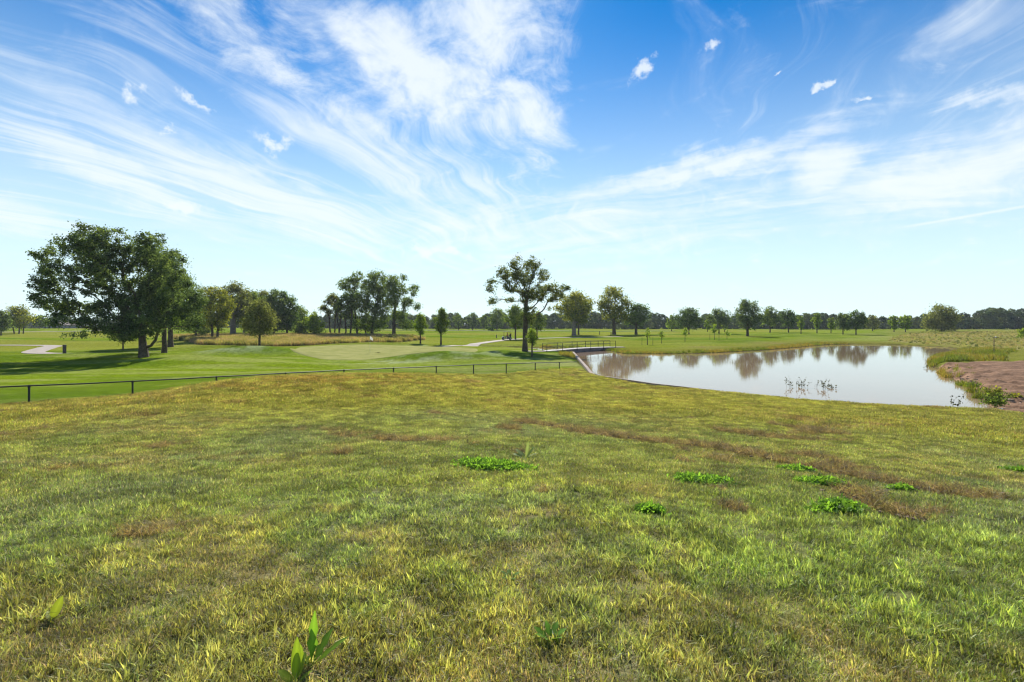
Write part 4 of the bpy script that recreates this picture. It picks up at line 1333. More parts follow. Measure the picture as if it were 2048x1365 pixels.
def tall_grass():
    rng = np.random.RandomState(99)
    T = [blades('tall_%d' % i, 70, 0.55, 0.45, 1.05, 0.035, 3, 0.35, rng, 0.3) for i in range(6)]
    c = source_collection('tall_tuft', T)

    def fill(poly, n, name, cols, label, smin, smax, edge_in=0.3):
        lo = poly.min(0); hi = poly.max(0)
        x = rng.uniform(lo[0], hi[0], n); y = rng.uniform(lo[1], hi[1], n)
        sd = poly_sd(x, y, poly); k = sd < -edge_in * rng.uniform(0, 3, n)
        k &= poly_sd(x, y, _pond) > 0.4
        x, y = x[k], y[k]; z = ground(x, y)
        f = ss(fbm(x * 0.12, y * 0.3, 3), 0.35, 0.65)[:, None]
        tint = (np.array(cols[0]) * (1 - f) + np.array(cols[1]) * f) * rng.uniform(0.7, 1.3, (len(x), 1))
        gm = (rng.uniform(0, 1, len(x)) < 0.15)
        tint[gm] = np.array((0.07, 0.10, 0.02)) * rng.uniform(0.7, 1.2, (gm.sum(), 1))
        s = rng.uniform(smin, smax, len(x))
        scatter(name, np.stack([x, y, z], 1), rng.randint(0, 6, len(x)), tilt(len(x), rng, 0.06), np.repeat(s[:, None], 3, 1), tint, c, label)
    fill(PRAIRIE, 17000, 'tall_dry_grass', ((0.33, 0.26, 0.14), (0.27, 0.25, 0.085)), 'band of tall brownish grass behind the green', 0.6, 1.15)
    fill(FIELD, 26000, 'dry_field_grass', ((0.29, 0.255, 0.12), (0.22, 0.245, 0.07)), 'pale dry field grass right of the pond', 0.22, 0.5)
    # rough growth along the shores
    R = [blades('reed_%d' % i, 34, 0.22, 0.2, 0.55, 0.02, 3, 0.4, rng, 0.12) for i in range(5)]
    cr = source_collection('reed_tuft', R)
    x = rng.uniform(5, 70, 90000); y = rng.uniform(27, 112, 90000)
    sd = poly_sd(x, y, _pond)
    far = (y > 62) & (sd > 0.05) & (sd < 1.3 + 0.8 * rng.uniform(0, 1, len(x)))
    ff = far & (rng.uniform(0, 1, len(x)) < 0.55)
    rb = (x > 0.80 * y) & (y > 50) & (y < 100) & (sd > -0.3) & (sd < 6) & (rng.uniform(0, 1, len(x)) < np.where(sd < 3, 0.5, 0.18))
    db = (x > 0.78 * y) & (y < 50) & (y > 28) & (sd > -0.5) & (sd < 1.6) & (fbm(x * 0.5, y * 0.5, 2) > 0.56) & (rng.uniform(0, 1, len(x)) < 0.6)
    db &= (poly_sd(x, y, DIRT) > -0.2) | (rng.uniform(0, 1, len(x)) < 0.12)
    k = (ff | rb | db) & ((y > 48) | (poly_sd(x, y, DIRT) > -0.4) | db)
    x, y, sd = x[k], y[k], sd[k]; z = np.maximum(ground(x, y), WATER - 0.1)
    f = fbm(x * 0.3, y * 0.3, 3)[:, None]
    tint = (np.array((0.14, 0.18, 0.022)) + (np.array((0.25, 0.21, 0.045)) - np.array((0.14, 0.18, 0.022))) * ss(f, 0.4, 0.65)) * rng.uniform(0.7, 1.25, (len(x), 1))
    s = rng.uniform(0.5, 1.25, len(x)) * np.where((x > 0.78 * y) & (y < 100), 1.15, 0.7)
    scatter('shore_grass', np.stack([x, y, z], 1), rng.randint(0, 5, len(x)), tilt(len(x), rng, 0.1), np.repeat(s[:, None], 3, 1), tint, cr, 'olive rough grass growing along the pond shores')


tall_grass()


def woodland():
    rng = np.random.RandomState(55)
    srcs = []
    for k in range(6):
        n = 1500; Wd = 1.0
        lob = []
        for i in range(11):
            a = rng.uniform(0, 6.28); t = i / 10
            rr = 0.45 * math.sin(math.pi * (0.22 + 0.7 * t))
            lob.append((math.cos(a) * rr * 0.75, math.sin(a) * rr * 0.75, 0.12 + 0.76 * t))
        lob = np.array(lob)
        ci = rng.randint(0, len(lob), n)
        u = rng.normal(size=(n, 3)); u /= np.linalg.norm(u, axis=1)[:, None]
        c = lob[ci] + u * rng.uniform(0.3, 1, (n, 1)) ** 0.5 * np.array((0.17, 0.17, 0.115))
        c[:, 2] = np.maximum(c[:, 2], 0.02)
        v, f = leaf_quads(c, 0.062, rng, 0.3)
        tone = rng.uniform(0.7, 1.35, len(lob))[ci][:, None] * rng.uniform(0.7, 1.3, (n, 1))
        col = np.repeat(np.ones((n, 3)) * tone, 4, 0)
        # a short trunk
        b = MB(); b.tube([(0, 0, -0.02), (0.01, 0, 0.25), (0, 0, 0.5)], [0.025, 0.02, 0.01], 5)
        tv = np.concatenate(b.v); tf4 = np.array([q for q in b.f if len(q) == 4])
        me = mesh_from('wood_src%d' % k, np.concatenate([v, tv]), [np.concatenate([f, tf4 + len(v)])], M_WOODLEAF,
                       {'bcol': np.concatenate([col, np.full((len(tv), 3), 0.6)])})
        srcs.append(me)
    c = source_collection('woodland_tree', srcs)
    P = []; S = []; T = []
    for px in np.arange(-500, 2700, 9.0):
        for row in range(3):
            q = px + rng.uniform(-8, 8)
            # depth and top of the distant wood along the horizon
            if q < 560:
                d = 400 + row * 25; top = 637; dens = 0.9
            elif q < 1230:
                d = 315 + row * 22; top = 634 if q < 900 else 631; dens = 1.0
            else:
                d = 285 + row * 16; top = np.interp(q, (1230, 1300, 1420, 1640, 1700, 1760, 1850, 1990, 2048, 2700), (630, 634, 634, 631, 634, 636, 630, 627, 623, 620)); dens = 1.0
            if rng.uniform() > dens:
                continue
            d += rng.uniform(-6, 6)
            x = (q - 1024) / FPX * d; z = gz(x, d)
            h = CAMZ + (HORIZON - top) * d / FPX - z
            h *= rng.uniform(0.72, 1.22) * (0.78 + 0.5 * float(fbm(np.array([q / 45.0]), np.array([3.0]), 3)[0]))
            if h < 2:
                h = 3
            P.append((x, d, z - 0.1)); S.append((h * rng.uniform(0.8, 1.25), h * 0.9, h))
            base = (0.058, 0.092, 0.030) if rng.uniform() < 0.65 else (0.105, 0.135, 0.036)
            T.append(np.array(base) * rng.uniform(0.75, 1.25))
    n = len(P)
    scatter('far_woodland', np.array(P), rng.randint(0, 6, n), np.stack([np.zeros(n), np.zeros(n), rng.uniform(0, 6.28, n)], 1), np.array(S), np.array(T), c, 'dark distant woodland along the horizon')


M_WOODLEAF = leaf_mat('woodland_leaves', 0.3, 'bcol', True, 0.03)
woodland()


# ------------------------------------------------------------------ fence
def build_fence():
    root = thing('chain_link_fence', 'low dark fence with pipe rail and wire mesh running from left edge to the pond', 'fence')
    n = 10
    base = [FENCE_A + FENCE_STEP * (i - 1) for i in range(n + 2)]
    base[-1] = FENCE_A + FENCE_STEP * 9.93
    tops_py = [782, 772, 763, 754, 746.5, 740.5, 736.5, 733, 730, 728, 726, 725]
    tops = [CAMZ - (py - HORIZON) * p[1] / FPX for py, p in zip(tops_py, base)]
    pts = []
    for p, zt in zip(base, tops):
        zg = gz(p[0], p[1])
        b = MB(); b.tube([(p[0], p[1], zg - 0.25), (p[0], p[1], zt - 0.01)], 0.034, 8)
        po = b.build('post', M_DARK, root)
        c = MB(); c.tube([(p[0], p[1], zt - 0.06), (p[0], p[1], zt - 0.015), (p[0], p[1], zt + 0.03)], [0.042, 0.044, 0.02], 8)
        c.build('cap', M_DARK, po)
        pts.append((p[0], p[1], zt))
    for i in range(len(pts) - 1):
        a, c = np.array(pts[i]), np.array(pts[i + 1])
        b = MB(); b.tube([tuple(a), tuple((a + c) / 2 - np.array((0, 0, 0.012))), tuple(c)], 0.026, 8); b.build('rail', M_DARK, root)
        if i == len(pts) - 2:      # the last rail sticks out past its post
            e = (c - a) / np.linalg.norm(c - a); q = c + e * 2.3
            b = MB(); b.tube([tuple(c), tuple(q)], 0.026, 8); b.build('rail', M_DARK, root)
        L = np.linalg.norm((c - a)[:2]); nd = 22; V = []; F = []
        za = gz(a[0], a[1]) + 0.03; zc = gz(c[0], c[1]) + 0.03
        mid = (a + c) / 2; zm = gz(mid[0], mid[1]) + 0.02

        def pt(s, t):   # s along the bay, t up
            zb = (za * (1 - s) + zc * s) * (1 - 4 * s * (1 - s)) + zm * 4 * s * (1 - s)
            zt = a[2] * (1 - s) + c[2] * s - 0.02
            q = a + (c - a) * s
            return (q[0], q[1], min(zb, zt - 0.02) + (zt - min(zb, zt - 0.02)) * t)
        hgt = max(0.3, a[2] - za)
        ds = hgt / L
        w = 0.0011
        for k in range(-8, 44):
            for sg in (1, -1):
                s0 = k / 36.0 + (0 if sg > 0 else ds); s1 = s0 + sg * ds
                lo, hi = 0.0, 1.0
                # clip to the bay
                def tt(s):
                    return (s - s0) / (s1 - s0)
                t0, t1 = sorted((tt(0.0), tt(1.0)))
                lo = max(lo, t0); hi = min(hi, t1)
                if hi - lo < 0.02:
                    continue
                p0 = np.array(pt(s0 + (s1 - s0) * lo, lo)); p1 = np.array(pt(s0 + (s1 - s0) * hi, hi))
                m = len(V)
                dv = (p1 - p0); dv /= np.linalg.norm(dv)
                hv = np.array((c - a)); hv[2] = 0; hv /= np.linalg.norm(hv); nv = np.array((-hv[1], hv[0], 0)); u = np.cross(dv, nv) * w
                o_ = nv * (w * sg)
                V += [p0 - u + o_, p0 + u + o_, p0 + nv * w * 1.7 + o_, p1 - u + o_, p1 + u + o_, p1 + nv * w * 1.7 + o_]
                F += [(m, m + 1, m + 4, m + 3), (m + 1, m + 2, m + 5, m + 4), (m + 2, m, m + 3, m + 5)]
        ob = link('wire_mesh', mesh_from('wire_mesh', np.array(V), np.array(F), M_WIRE), root); ob['kind'] = 'stuff'


build_fence()


# ------------------------------------------------------------------ concrete edge of the pond
def build_wall():
    root = thing('retaining_wall', 'pale concrete edge running from the bridge along the near pond corner', 'wall')
    a = [(8.55, 71.6), (8.0, 64), (7.35, 55), (6.7, 46), (6.12, 38.9)]
    pts = []
    for i in range(len(a) - 1):
        for t in np.linspace(0, 1, 6)[:-1]:
            pts.append((a[i][0] + (a[i + 1][0] - a[i][0]) * t, a[i][1] + (a[i + 1][1] - a[i][1]) * t))
    pts.append(a[-1])
    prof = [(-0.13, -0.9), (-0.13, -0.02), (-0.11, 0.0), (0.11, 0.0), (0.13, -0.02), (0.13, -0.9)]
    b = MB(); b.sweep([(p[0], p[1], -0.06) for p in pts], prof); b.build('wall_section', M_CONC, root)
    c = [_pond[0], _pond[1] * 0.45 + _pond[0] * 0.55, _pond[1], _pond[1] * 0.55 + _pond[2] * 0.45, _pond[2]]
    zz = [-0.06, -0.10, -0.14, -0.19, -0.26]
    b = MB(); b.sweep([(p[0] + 0.14, p[1] - 0.02, z) for p, z in zip(c, zz)], [(-0.10, -0.9), (-0.10, -0.01), (0.10, 0.0), (0.10, -0.9)]); b.build('wall_section', M_CONC, root)
    b = MB(); b.box(-0.28, 0.28, -0.28, 0.28, -0.9, -0.035, 0.02); b.build('corner_block', M_CONC, root, (6.12, 38.9, 0))


build_wall()


# ------------------------------------------------------------------ bridge
def build_bridge():
    root = thing('foot_bridge', 'grey cart bridge with dark two-bar railings over the pond inlet', 'bridge')
    A = np.array((4.75, 70.0)); D = np.array((2.387, 2.506)); OFF = np.array((-0.45, 2.2))
    zt = [0.10, 0.14, 0.20, 0.20, 0.16, 0.10]
    V = []; F = []
    zb = [-0.10, -0.30, -0.34, -0.34, -0.26, -0.05]
    for i in range(6):
        p = A + D * i; q = p + OFF
        V += [(p[0], p[1], zt[i]), (q[0], q[1], zt[i]), (q[0], q[1], zb[i]), (p[0], p[1], zb[i])]
    for i in range(5):
        for k in range(4):
            a = 4 * i + k; b = 4 * i + (k + 1) % 4
            F.append((a, b, b + 4, a + 4))
    F += [(3, 2, 1, 0), (20, 21, 22, 23)]
    me = bpy.data.meshes.new('deck'); me.from_pydata(V, [], F); me.update(); me.materials.append(M_DECK)
    link('deck', me, root)
    for side in (0, 1):
        rails = [[], []]
        for i in range(6):
            sgn = -1 if side == 0 else 1
            p = A + D * i + OFF * side + OFF / np.linalg.norm(OFF) * 0.05 * sgn
            b = MB(); b.box(-0.035, 0.035, -0.035, 0.035, zt[i] - 0.28, zt[i] + 0.95, 0.008)
            b.build('post', M_DARK, root, (p[0], p[1], 0))
            rails[0].append((p[0], p[1], zt[i] + 0.98)); rails[1].append((p[0], p[1], zt[i] + 0.52))
        for r_ in rails:
            for i in range(5):
                b = MB(); b.tube([r_[i], r_[i + 1]], 0.03, 6); b.build('rail', M_DARK, root)
    # concrete approach at the near end
    p = A; q = A + OFF
    b = MB(); b.box(-2.6, 0.0, 0.0, 2.2, -0.25, 0.06, 0.02); b.build('approach_slab', M_CONC, root, (p[0] - 0.05, p[1], 0.0))
    p = A + D * 5
    b = MB(); b.box(0, 1.6, 0.0, 2.2, -0.4, 0.06, 0.02); b.build('approach_slab', M_CONC, root, (p[0] + 0.05, p[1] + 0.2, 0.02))
    # abutment under the near end
    b = MB(); b.box(-0.5, 0.5, -0.2, 2.2, -1.2, -0.31, 0.02); b.build('abutment', M_CONC, root, (8.75, 74.6, 0))


build_bridge()


# ------------------------------------------------------------------ flag, posts, perch
def build_flag():
    x, y, z = at(740, 70.0)
    z += 0.03
    root = thing('golf_flag', 'white flag on thin pole standing in the putting green', 'flag', (x, y, z))
    b = MB(); b.tube([(0, 0, -0.1), (0, 0, 2.25)], 0.014, 6); b.build('pole', simple('flag_pole', (0.55, 0.55, 0.45), 0.4), root)
    V = []; nx, nz = 9, 6
    for i in range(nx):
        for k in range(nz):
            u = i / (nx - 1); w = k / (nz - 1)
            V.append((0.014 + u * 0.36, 0.06 * math.sin(u * 7 + w * 1.5) * u, 2.22 - w * 0.46 * (1 - 0.25 * u) - 0.30 * u ** 1.2))
    F = [(i * nz + k, i * nz + k + 1, (i + 1) * nz + k + 1, (i + 1) * nz + k) for i in range(nx - 1) for k in range(nz - 1)]
    V2 = [(a, b_ + 0.006, c) for a, b_, c in V]; m = len(V)
    F2 = [tuple(i + m for i in reversed(f)) for f in F]
    me = bpy.data.meshes.new('cloth'); me.from_pydata(V + V2, [], F + F2); me.update()
    mm, g, out = new_mat('white_flag_cloth')
    df = g.n('ShaderNodeBsdfDiffuse'); df.inputs[0].default_value = (0.8, 0.8, 0.78, 1)
    tr = g.n('ShaderNodeBsdfTranslucent'); tr.inputs[0].default_value = (0.8, 0.8, 0.78, 1)
    ms = g.n('ShaderNodeMixShader'); ms.inputs[0].default_value = 0.5
    g.link(df.outputs[0], ms.inputs[1]); g.link(tr.outputs[0], ms.inputs[2]); g.link(ms.outputs[0], out.inputs[0])
    me.materials.append(mm); link('cloth', me, root)


build_flag()


def marker(px, d, top, w, label, mat):
    x, y, z = at(px, d); h = CAMZ + (HORIZON - top) * d / FPX - z
    root = thing('marker_post', label, 'post', (x, y, z))
    b = MB(); b.box(-w / 2, w / 2, -w / 2, w / 2, -0.3, h, w * 0.08); b.build('shaft', mat, root)
    b = MB(); b.box(-w * 0.56, w * 0.56, -w * 0.56, w * 0.56, h - 0.10 * h, h - 0.04 * h, w * 0.05); b.build('collar', mat, root)


marker(129, 64.5, 690, 0.26, 'dark square post beside the curving concrete path', M_WOODPOST)
marker(993, 131, 670, 0.22, 'short grey post on the fairway left of the golf cart', simple('grey_post', (0.12, 0.12, 0.11), 0.8))
marker(1199, 160, 663, 0.16, 'thin short post left of the golden-topped tall tree', M_WOODPOST)
marker(1222, 152, 665, 0.2, 'stubby post at the foot of the golden-topped tall tree', M_WOODPOST)


def build_perch():
    x, y, z = at(1988, 61.0); h = CAMZ + (HORIZON - 676) * 61.0 / FPX - z
    root = thing('box_on_pole', 'thin pole with a small board on top in the rough right of the pond', 'pole', (x, y, z))
    b = MB(); b.tube([(0, 0, -0.4), (0, 0, h)], 0.035, 8); b.build('pole', simple('rusty_pole', (0.10, 0.075, 0.05), 0.85), root)
    b = MB(); b.box(-0.06, 0.46, -0.12, 0.12, h - 0.02, h + 0.05, 0.01); b.build('board', simple('perch_board', (0.14, 0.10, 0.07), 0.85), root)
    b = MB(); b.tube([(0.2, 0, h + 0.05), (0.2, 0, h + 0.14), (0.2, 0, h + 0.18)], [0.07, 0.06, 0.02], 8); b.build('cap', simple('white_cap', (0.6, 0.6, 0.58), 0.5), root)
    b = MB(); b.tube([(0.02, 0, h - 0.35), (0.34, 0, h - 0.02)], 0.015, 6); b.build('brace', simple('perch_brace', (0.10, 0.08, 0.06), 0.85), root)


build_perch()


# ------------------------------------------------------------------ golf cart and its riders
def skin_figure(name, joints, edges, mat, parent=None, sub=1):
    me = bpy.data.meshes.new(name)
    me.from_pydata([j[:3] for j in joints], edges, []); me.update()
    o = link(name, me, parent)
    me.materials.append(mat)
    sk = o.modifiers.new('skin', 'SKIN')
    lay = me.skin_vertices[0] if len(me.skin_vertices) else None
    if lay is None:
        bpy.context.view_layer.update()
        lay = me.skin_vertices[0] if len(me.skin_vertices) else None
    if lay:
        for i, j in enumerate(joints):
            r = j[3]
            lay.data[i].radius = (r, r)
        lay.data[0].use_root = True
    sb = o.modifiers.new('sub', 'SUBSURF'); sb.levels = sub; sb.render_levels = sub
    return o


def seated_person(label, loc, rz, shirt, trousers, lean=0.0):
    root = thing('person', label, 'person', loc, rz)
    # facing -X (the way the cart points); pelvis at the origin of the seat
    J = [(0, 0, 0.10, .15), (0, 0, 0.30, .14), (-0.02, 0, 0.50, .16), (-0.02, 0, 0.60, .07), (-0.04, 0, 0.68, .065), (-0.05, 0, 0.78, .10), (-0.05, 0, 0.88, .09),
         (-0.02, 0.20, 0.52, .065), (-0.15, 0.24, 0.30, .05), (-0.40, 0.18, 0.34, .04), (-0.48, 0.16, 0.36, .035),
         (-0.02, -0.20, 0.52, .065), (-0.15, -0.24, 0.30, .05), (-0.40, -0.18, 0.34, .04), (-0.48, -0.16, 0.36, .035),
         (-0.05, 0.10, 0.08, .10), (-0.46, 0.12, 0.10, .075), (-0.50, 0.12, -0.30, .05), (-0.64, 0.12, -0.34, .045),
         (-0.05, -0.10, 0.08, .10), (-0.46, -0.12, 0.10, .075), (-0.50, -0.12, -0.30, .05), (-0.64, -0.12, -0.34, .045)]
    E = [(0, 1), (1, 2), (2, 3), (3, 4), (4, 5), (5, 6), (2, 7), (7, 8), (8, 9), (9, 10), (2, 11), (11, 12), (12, 13), (13, 14), (0, 15), (15, 16), (16, 17), (17, 18), (0, 19), (19, 20), (20, 21), (21, 22)]
    m, g, out = new_mat('clothing')
    b = g.n('ShaderNodeBsdfPrincipled'); g.link(b.outputs[0], out.inputs[0])
    tc = g.n('ShaderNodeTexCoord'); _, _, z = g.sep(tc.outputs['Object'])
    c = g.mix(g.m('GREATER_THAN', z, 0.62), g.mix(g.m('GREATER_THAN', z, 0.16), trousers, shirt), (0.35, 0.19, 0.13))
    g.link(c, b.inputs['Base Color']); b.inputs['Roughness'].default_value = 0.85
    skin_figure('body', J, E, m, root)
    cp = MB(); cp.tube([(-0.05, 0, 0.86), (-0.05, 0, 0.92), (-0.05, 0, 0.99)], [0.115, 0.11, 0.04], 10); cp.box(-0.25, -0.08, -0.08, 0.08, 0.872, 0.888, 0.004)
    cp.build('cap', simple('cap_cloth', shirt, 0.9), root)


def build_cart():
    x, y, z = at(1013.5, 119.0); z += 0.06
    rz = 0.12
    root = thing('golf_cart', 'small dark golf cart with roof parked on the path beyond the creek', 'golf cart', (x, y, z), rz)
    body = simple('cart_body', (0.05, 0.045, 0.09), 0.35, 0.0, 0.1); tyre = simple('tyre_rubber', (0.015, 0.015, 0.015), 0.9)
    white = simple('cart_roof', (0.10, 0.11, 0.08), 0.5, 0, 0.05); seatm = simple('cart_seat', (0.16, 0.13, 0.10), 0.7)
    # body: side profile swept across the width
    prof = [(-1.12, 0.28), (-1.15, 0.52), (-1.0, 0.72), (-0.72, 0.84), (-0.60, 0.80), (-0.58, 0.34), (-0.05, 0.34), (0.0, 0.62), (0.55, 0.66), (0.62, 0.60), (1.10, 0.60), (1.14, 0.34), (0.95, 0.26), (-0.9, 0.24)]
    V = [(a, s * 0.56, b) for s in (-1, 1) for a, b in prof]; n = len(prof)
    F = [tuple(range(n)), tuple(range(2 * n - 1, n - 1, -1))] + [(i, i + n, (i + 1) % n + n, (i + 1) % n) for i in range(n)]
    me = bpy.data.meshes.new('body'); me.from_pydata(V, [], F); me.update(); me.materials.append(body); link('body', me, root)
    b = MB(); b.box(0.0, 0.52, -0.52, 0.52, 0.663, 0.78, 0.03); b.build('seat', seatm, root)
    b = MB(); b.box(0.50, 0.60, -0.52, 0.52, 0.80, 1.22, 0.03); b.build('backrest', seatm, root)
    b = MB(); b.box(-0.82, 0.95, -0.62, 0.62, 1.86, 1.93, 0.03); b.build('roof', white, root)
    for (px_, py_) in ((-0.72, 0.5), (-0.72, -0.5), (0.78, 0.5), (0.78, -0.5)):
        b = MB(); b.tube([(px_, py_, 0.58 if px_ > 0 else 0.82), (px_ * 0.9, py_, 1.87)], 0.022, 6); b.build('roof_strut', M_DARK, root)
    for (wx, wy) in ((-0.80, 0.5), (-0.80, -0.5), (0.80, 0.5), (0.80, -0.5)):
        b = MB(); b.tube([(wx, wy - 0.09, 0.23), (wx, wy - 0.07, 0.23), (wx, wy + 0.07, 0.23), (wx, wy + 0.09, 0.23)], [0.18, 0.23, 0.23, 0.18], 16)
        w = b.build('wheel', tyre, root)
        r_ = MB(); sy = 1 if wy > 0 else -1
        r_.tube([(wx, wy + sy * 0.088, 0.23), (wx, wy + sy * 0.105, 0.23)], [0.12, 0.09], 12); r_.build('rim', simple('rim', (0.4, 0.4, 0.4), 0.4, 0.6), w)
    b = MB(); t = [(-0.52 + 0.05 * math.sin(a), 0.25 + 0.17 * math.cos(a), 0.98 + 0.16 * math.sin(a)) for a in np.linspace(0, 2 * math.pi, 15)]; b.tube(t, 0.018, 5, False)
    b.tube([(-0.66, 0.25, 0.8), (-0.53, 0.25, 0.98)], 0.02, 6); b.build('steering_wheel', tyre, root)
    for k, (cy, cc) in enumerate(((0.26, (0.02, 0.02, 0.025)), (-0.26, (0.03, 0.035, 0.05)))):
        b = MB(); b.tube([(0.84, cy, 0.60), (0.88, cy, 1.0), (0.93, cy, 1.42)], [0.14, 0.15, 0.13], 10)
        for q in range(4):
            b.tube([(0.93 + 0.05 * (q % 2), cy + 0.05 * (q // 2) - 0.02, 1.40), (0.97 + 0.05 * (q % 2), cy + 0.06 * (q // 2) - 0.02, 1.58)], [0.01, 0.03], 5)
        b.build('golf_bag', simple('bag_cloth', cc, 0.8), root)

    def inplace(ox, oy, oz):
        c, s = math.cos(rz), math.sin(rz)
        return (x + ox * c - oy * s, y + ox * s + oy * c, z + oz)
    seated_person('person in orange shirt sitting on the near side of the golf cart', inplace(0.22, -0.27, 0.73), rz, (0.45, 0.10, 0.03), (0.16, 0.10, 0.20))
    seated_person('person in dark red shirt sitting on the far side of the golf cart', inplace(0.22, 0.27, 0.73), rz, (0.20, 0.03, 0.03), (0.03, 0.03, 0.05))


build_cart()


# ------------------------------------------------------------------ clubhouse at the far left
def build_house(px0, px1, d, eave, ridge, base_py, label, wallc, roofc, nwin):
    x0 = (px0 - 1024) / FPX * d; x1 = (px1 - 1024) / FPX * d
    z0 = gz((x0 + x1) / 2, d) - 0.3
    ze = CAMZ + (HORIZON - eave) * d / FPX; zr = CAMZ + (HORIZON - ridge) * d / FPX
    root = thing('clubhouse', label, 'building', ((x0 + x1) / 2, d, 0))
    hw = (x1 - x0) / 2; dp = 9.0
    b = MB(); b.box(-hw, hw, 0, dp, z0, ze); b.build('wall', simple('wall_paint', wallc, 0.8), root)
    V = [(-hw - .6, -.7, ze), (hw + .6, -.7, ze), (hw + .6, dp + .7, ze), (-hw - .6, dp + .7, ze), (-hw + 3, dp / 2, zr), (hw - 3, dp / 2, zr)]
    V += [(a, b_, c - 0.18) for a, b_, c in V[:4]]
    F = [(0, 1, 5, 4), (1, 2, 5), (2, 3, 4, 5), (3, 0, 4), (0, 6, 7, 1), (1, 7, 8, 2), (2, 8, 9, 3), (3, 9, 6, 0), (6, 9, 8, 7)]
    me = bpy.data.meshes.new('roof'); me.from_pydata(V, [], F); me.update(); me.materials.append(simple('roof_shingle', roofc, 0.9, 0, 0.2, 1.0)); link('roof', me, root)
    for i in range(nwin):
        cx = -hw + (i + 0.5) * 2 * hw / nwin
        b = MB(); b.box(cx - 0.8, cx + 0.8, -0.05, -0.003, ze - 1.9, ze - 0.6); w = b.build('window', simple('window_frame', (0.5, 0.5, 0.48), 0.6), root)
        b = MB(); b.box(cx - 0.7, cx + 0.7, -0.07, -0.053, ze - 1.8, ze - 0.7); b.build('pane', simple('dark_glass', (0.02, 0.025, 0.03), 0.1), w)


build_house(86, 128, 262, 650.5, 644.5, 656, 'long low dark-roofed clubhouse left of the largest tree', (0.20, 0.19, 0.22), (0.16, 0.13, 0.12), 5)
build_house(136, 176, 275, 651, 645, 656, 'second grey low building behind the boughs of the largest tree', (0.24, 0.25, 0.27), (0.14, 0.16, 0.18), 4)


# ------------------------------------------------------------------ weeds and clover in the lawn, bushes by the water
def leaf_blade(L, Wd, bend, tip_up, col, rng, lobed=False, n=9):
    """one broad leaf growing along +X from the origin, folded along its midrib"""
    V = []; C = []
    for i in range(n):
        t = i / (n - 1)
        w = Wd * 0.5 * (math.sin(math.pi * min(1, t * 0.94 + 0.05)) ** 0.75) * (1 if not lobed else (1 + 0.35 * math.sin(t * 21)))
        if t < 0.14:
            w = Wd * 0.06
        x = L * t * math.cos(bend * t * 0.6); z = L * t * math.sin(tip_up) - bend * L * 0.4 * t * t
        for s in (-1, 0, 1):
            V.append((x * math.cos(tip_up), s * w, z + (0.12 * w if s else 0) + 0.02 * math.sin(t * 9) * Wd))
            k = 1.0 if s else 1.5
            C.append([c * k * (0.85 + 0.3 * t) for c in col])
    F = []
    for i in range(n - 1):
        for s in (0, 1):
            a = i * 3 + s; F.append((a, a + 1, a + 4, a + 3))
    return np.array(V), np.array(F), np.array(C)


def weed(label, px, py, leaves, col, seed, lobed=False):
    rng = np.random.RandomState(seed)
    p = hit(px, py)
    root = thing('broadleaf_weed', label, 'plant', (p[0], p[1], p[2]), 0)
    for (az, L, Wd, bend, up) in leaves:
        v, f, c = leaf_blade(L, Wd, bend, up, np.array(col) * rng.uniform(0.8, 1.2), rng, lobed)
        o = link('leaf', mesh_from('leaf', v, f, M_WEED, {'lcol': c}, True), root)
        o.rotation_euler = (rng.uniform(-0.3, 0.3), 0, az)


LIME = (0.22, 0.30, 0.03)
weed('tall pointed pair of lime leaves at the bottom edge of the lawn', 590, 1372, [(1.9, 0.17, 0.05, 0.2, 1.25), (1.3, 0.20, 0.055, 0.1, 1.35), (2.8, 0.12, 0.04, 0.5, 0.8), (0.4, 0.10, 0.035, 0.5, 0.7)], LIME, 1)
weed('large broadleaf weed with upright leaves near the bottom of the lawn', 622, 1338, [(1.15, 0.24, 0.055, 0.1, 1.2), (1.5, 0.28, 0.045, 0.35, 1.35), (0.6, 0.20, 0.075, 0.3, 1.0), (0.25, 0.24, 0.045, 0.4, 0.75), (2.6, 0.12, 0.04, 0.6, 0.7)], (0.155, 0.27, 0.03), 2, True)
weed('toothed rosette of green leaves low in the middle of the lawn', 1100, 1285, [(a, 0.13, 0.035, 0.6, 0.75) for a in (0.2, 1.0, 1.9, 2.7, 3.6, 4.4, 5.3)], (0.14, 0.28, 0.03), 3, True)
weed('dock plant with grey upturned leaves behind the clover patch', 1052, 918, [(1.3, 0.30, 0.06, 0.2, 1.1), (0.7, 0.26, 0.05, 0.3, 0.9), (2.4, 0.30, 0.09, 0.6, 0.7), (2.9, 0.28, 0.08, 0.7, 0.55), (0.1, 0.25, 0.07, 0.6, 0.6), (4.4, 0.2, 0.06, 0.8, 0.5)], (0.24, 0.28, 0.11), 4)
weed('single yellow-green leaf standing in the grass at far lower left', 100, 1246, [(1.6, 0.14, 0.055, 0.15, 1.2), (2.6, 0.09, 0.03, 0.5, 0.7), (0.5, 0.08, 0.03, 0.6, 0.6)], (0.24, 0.28, 0.03), 5)
weed('small flat weed by the right end of the dry streak', 1020, 1160, [(a, 0.10, 0.03, 0.6, 0.6) for a in (0.4, 1.6, 2.5, 3.9, 5.2)], (0.08, 0.16, 0.02), 6)


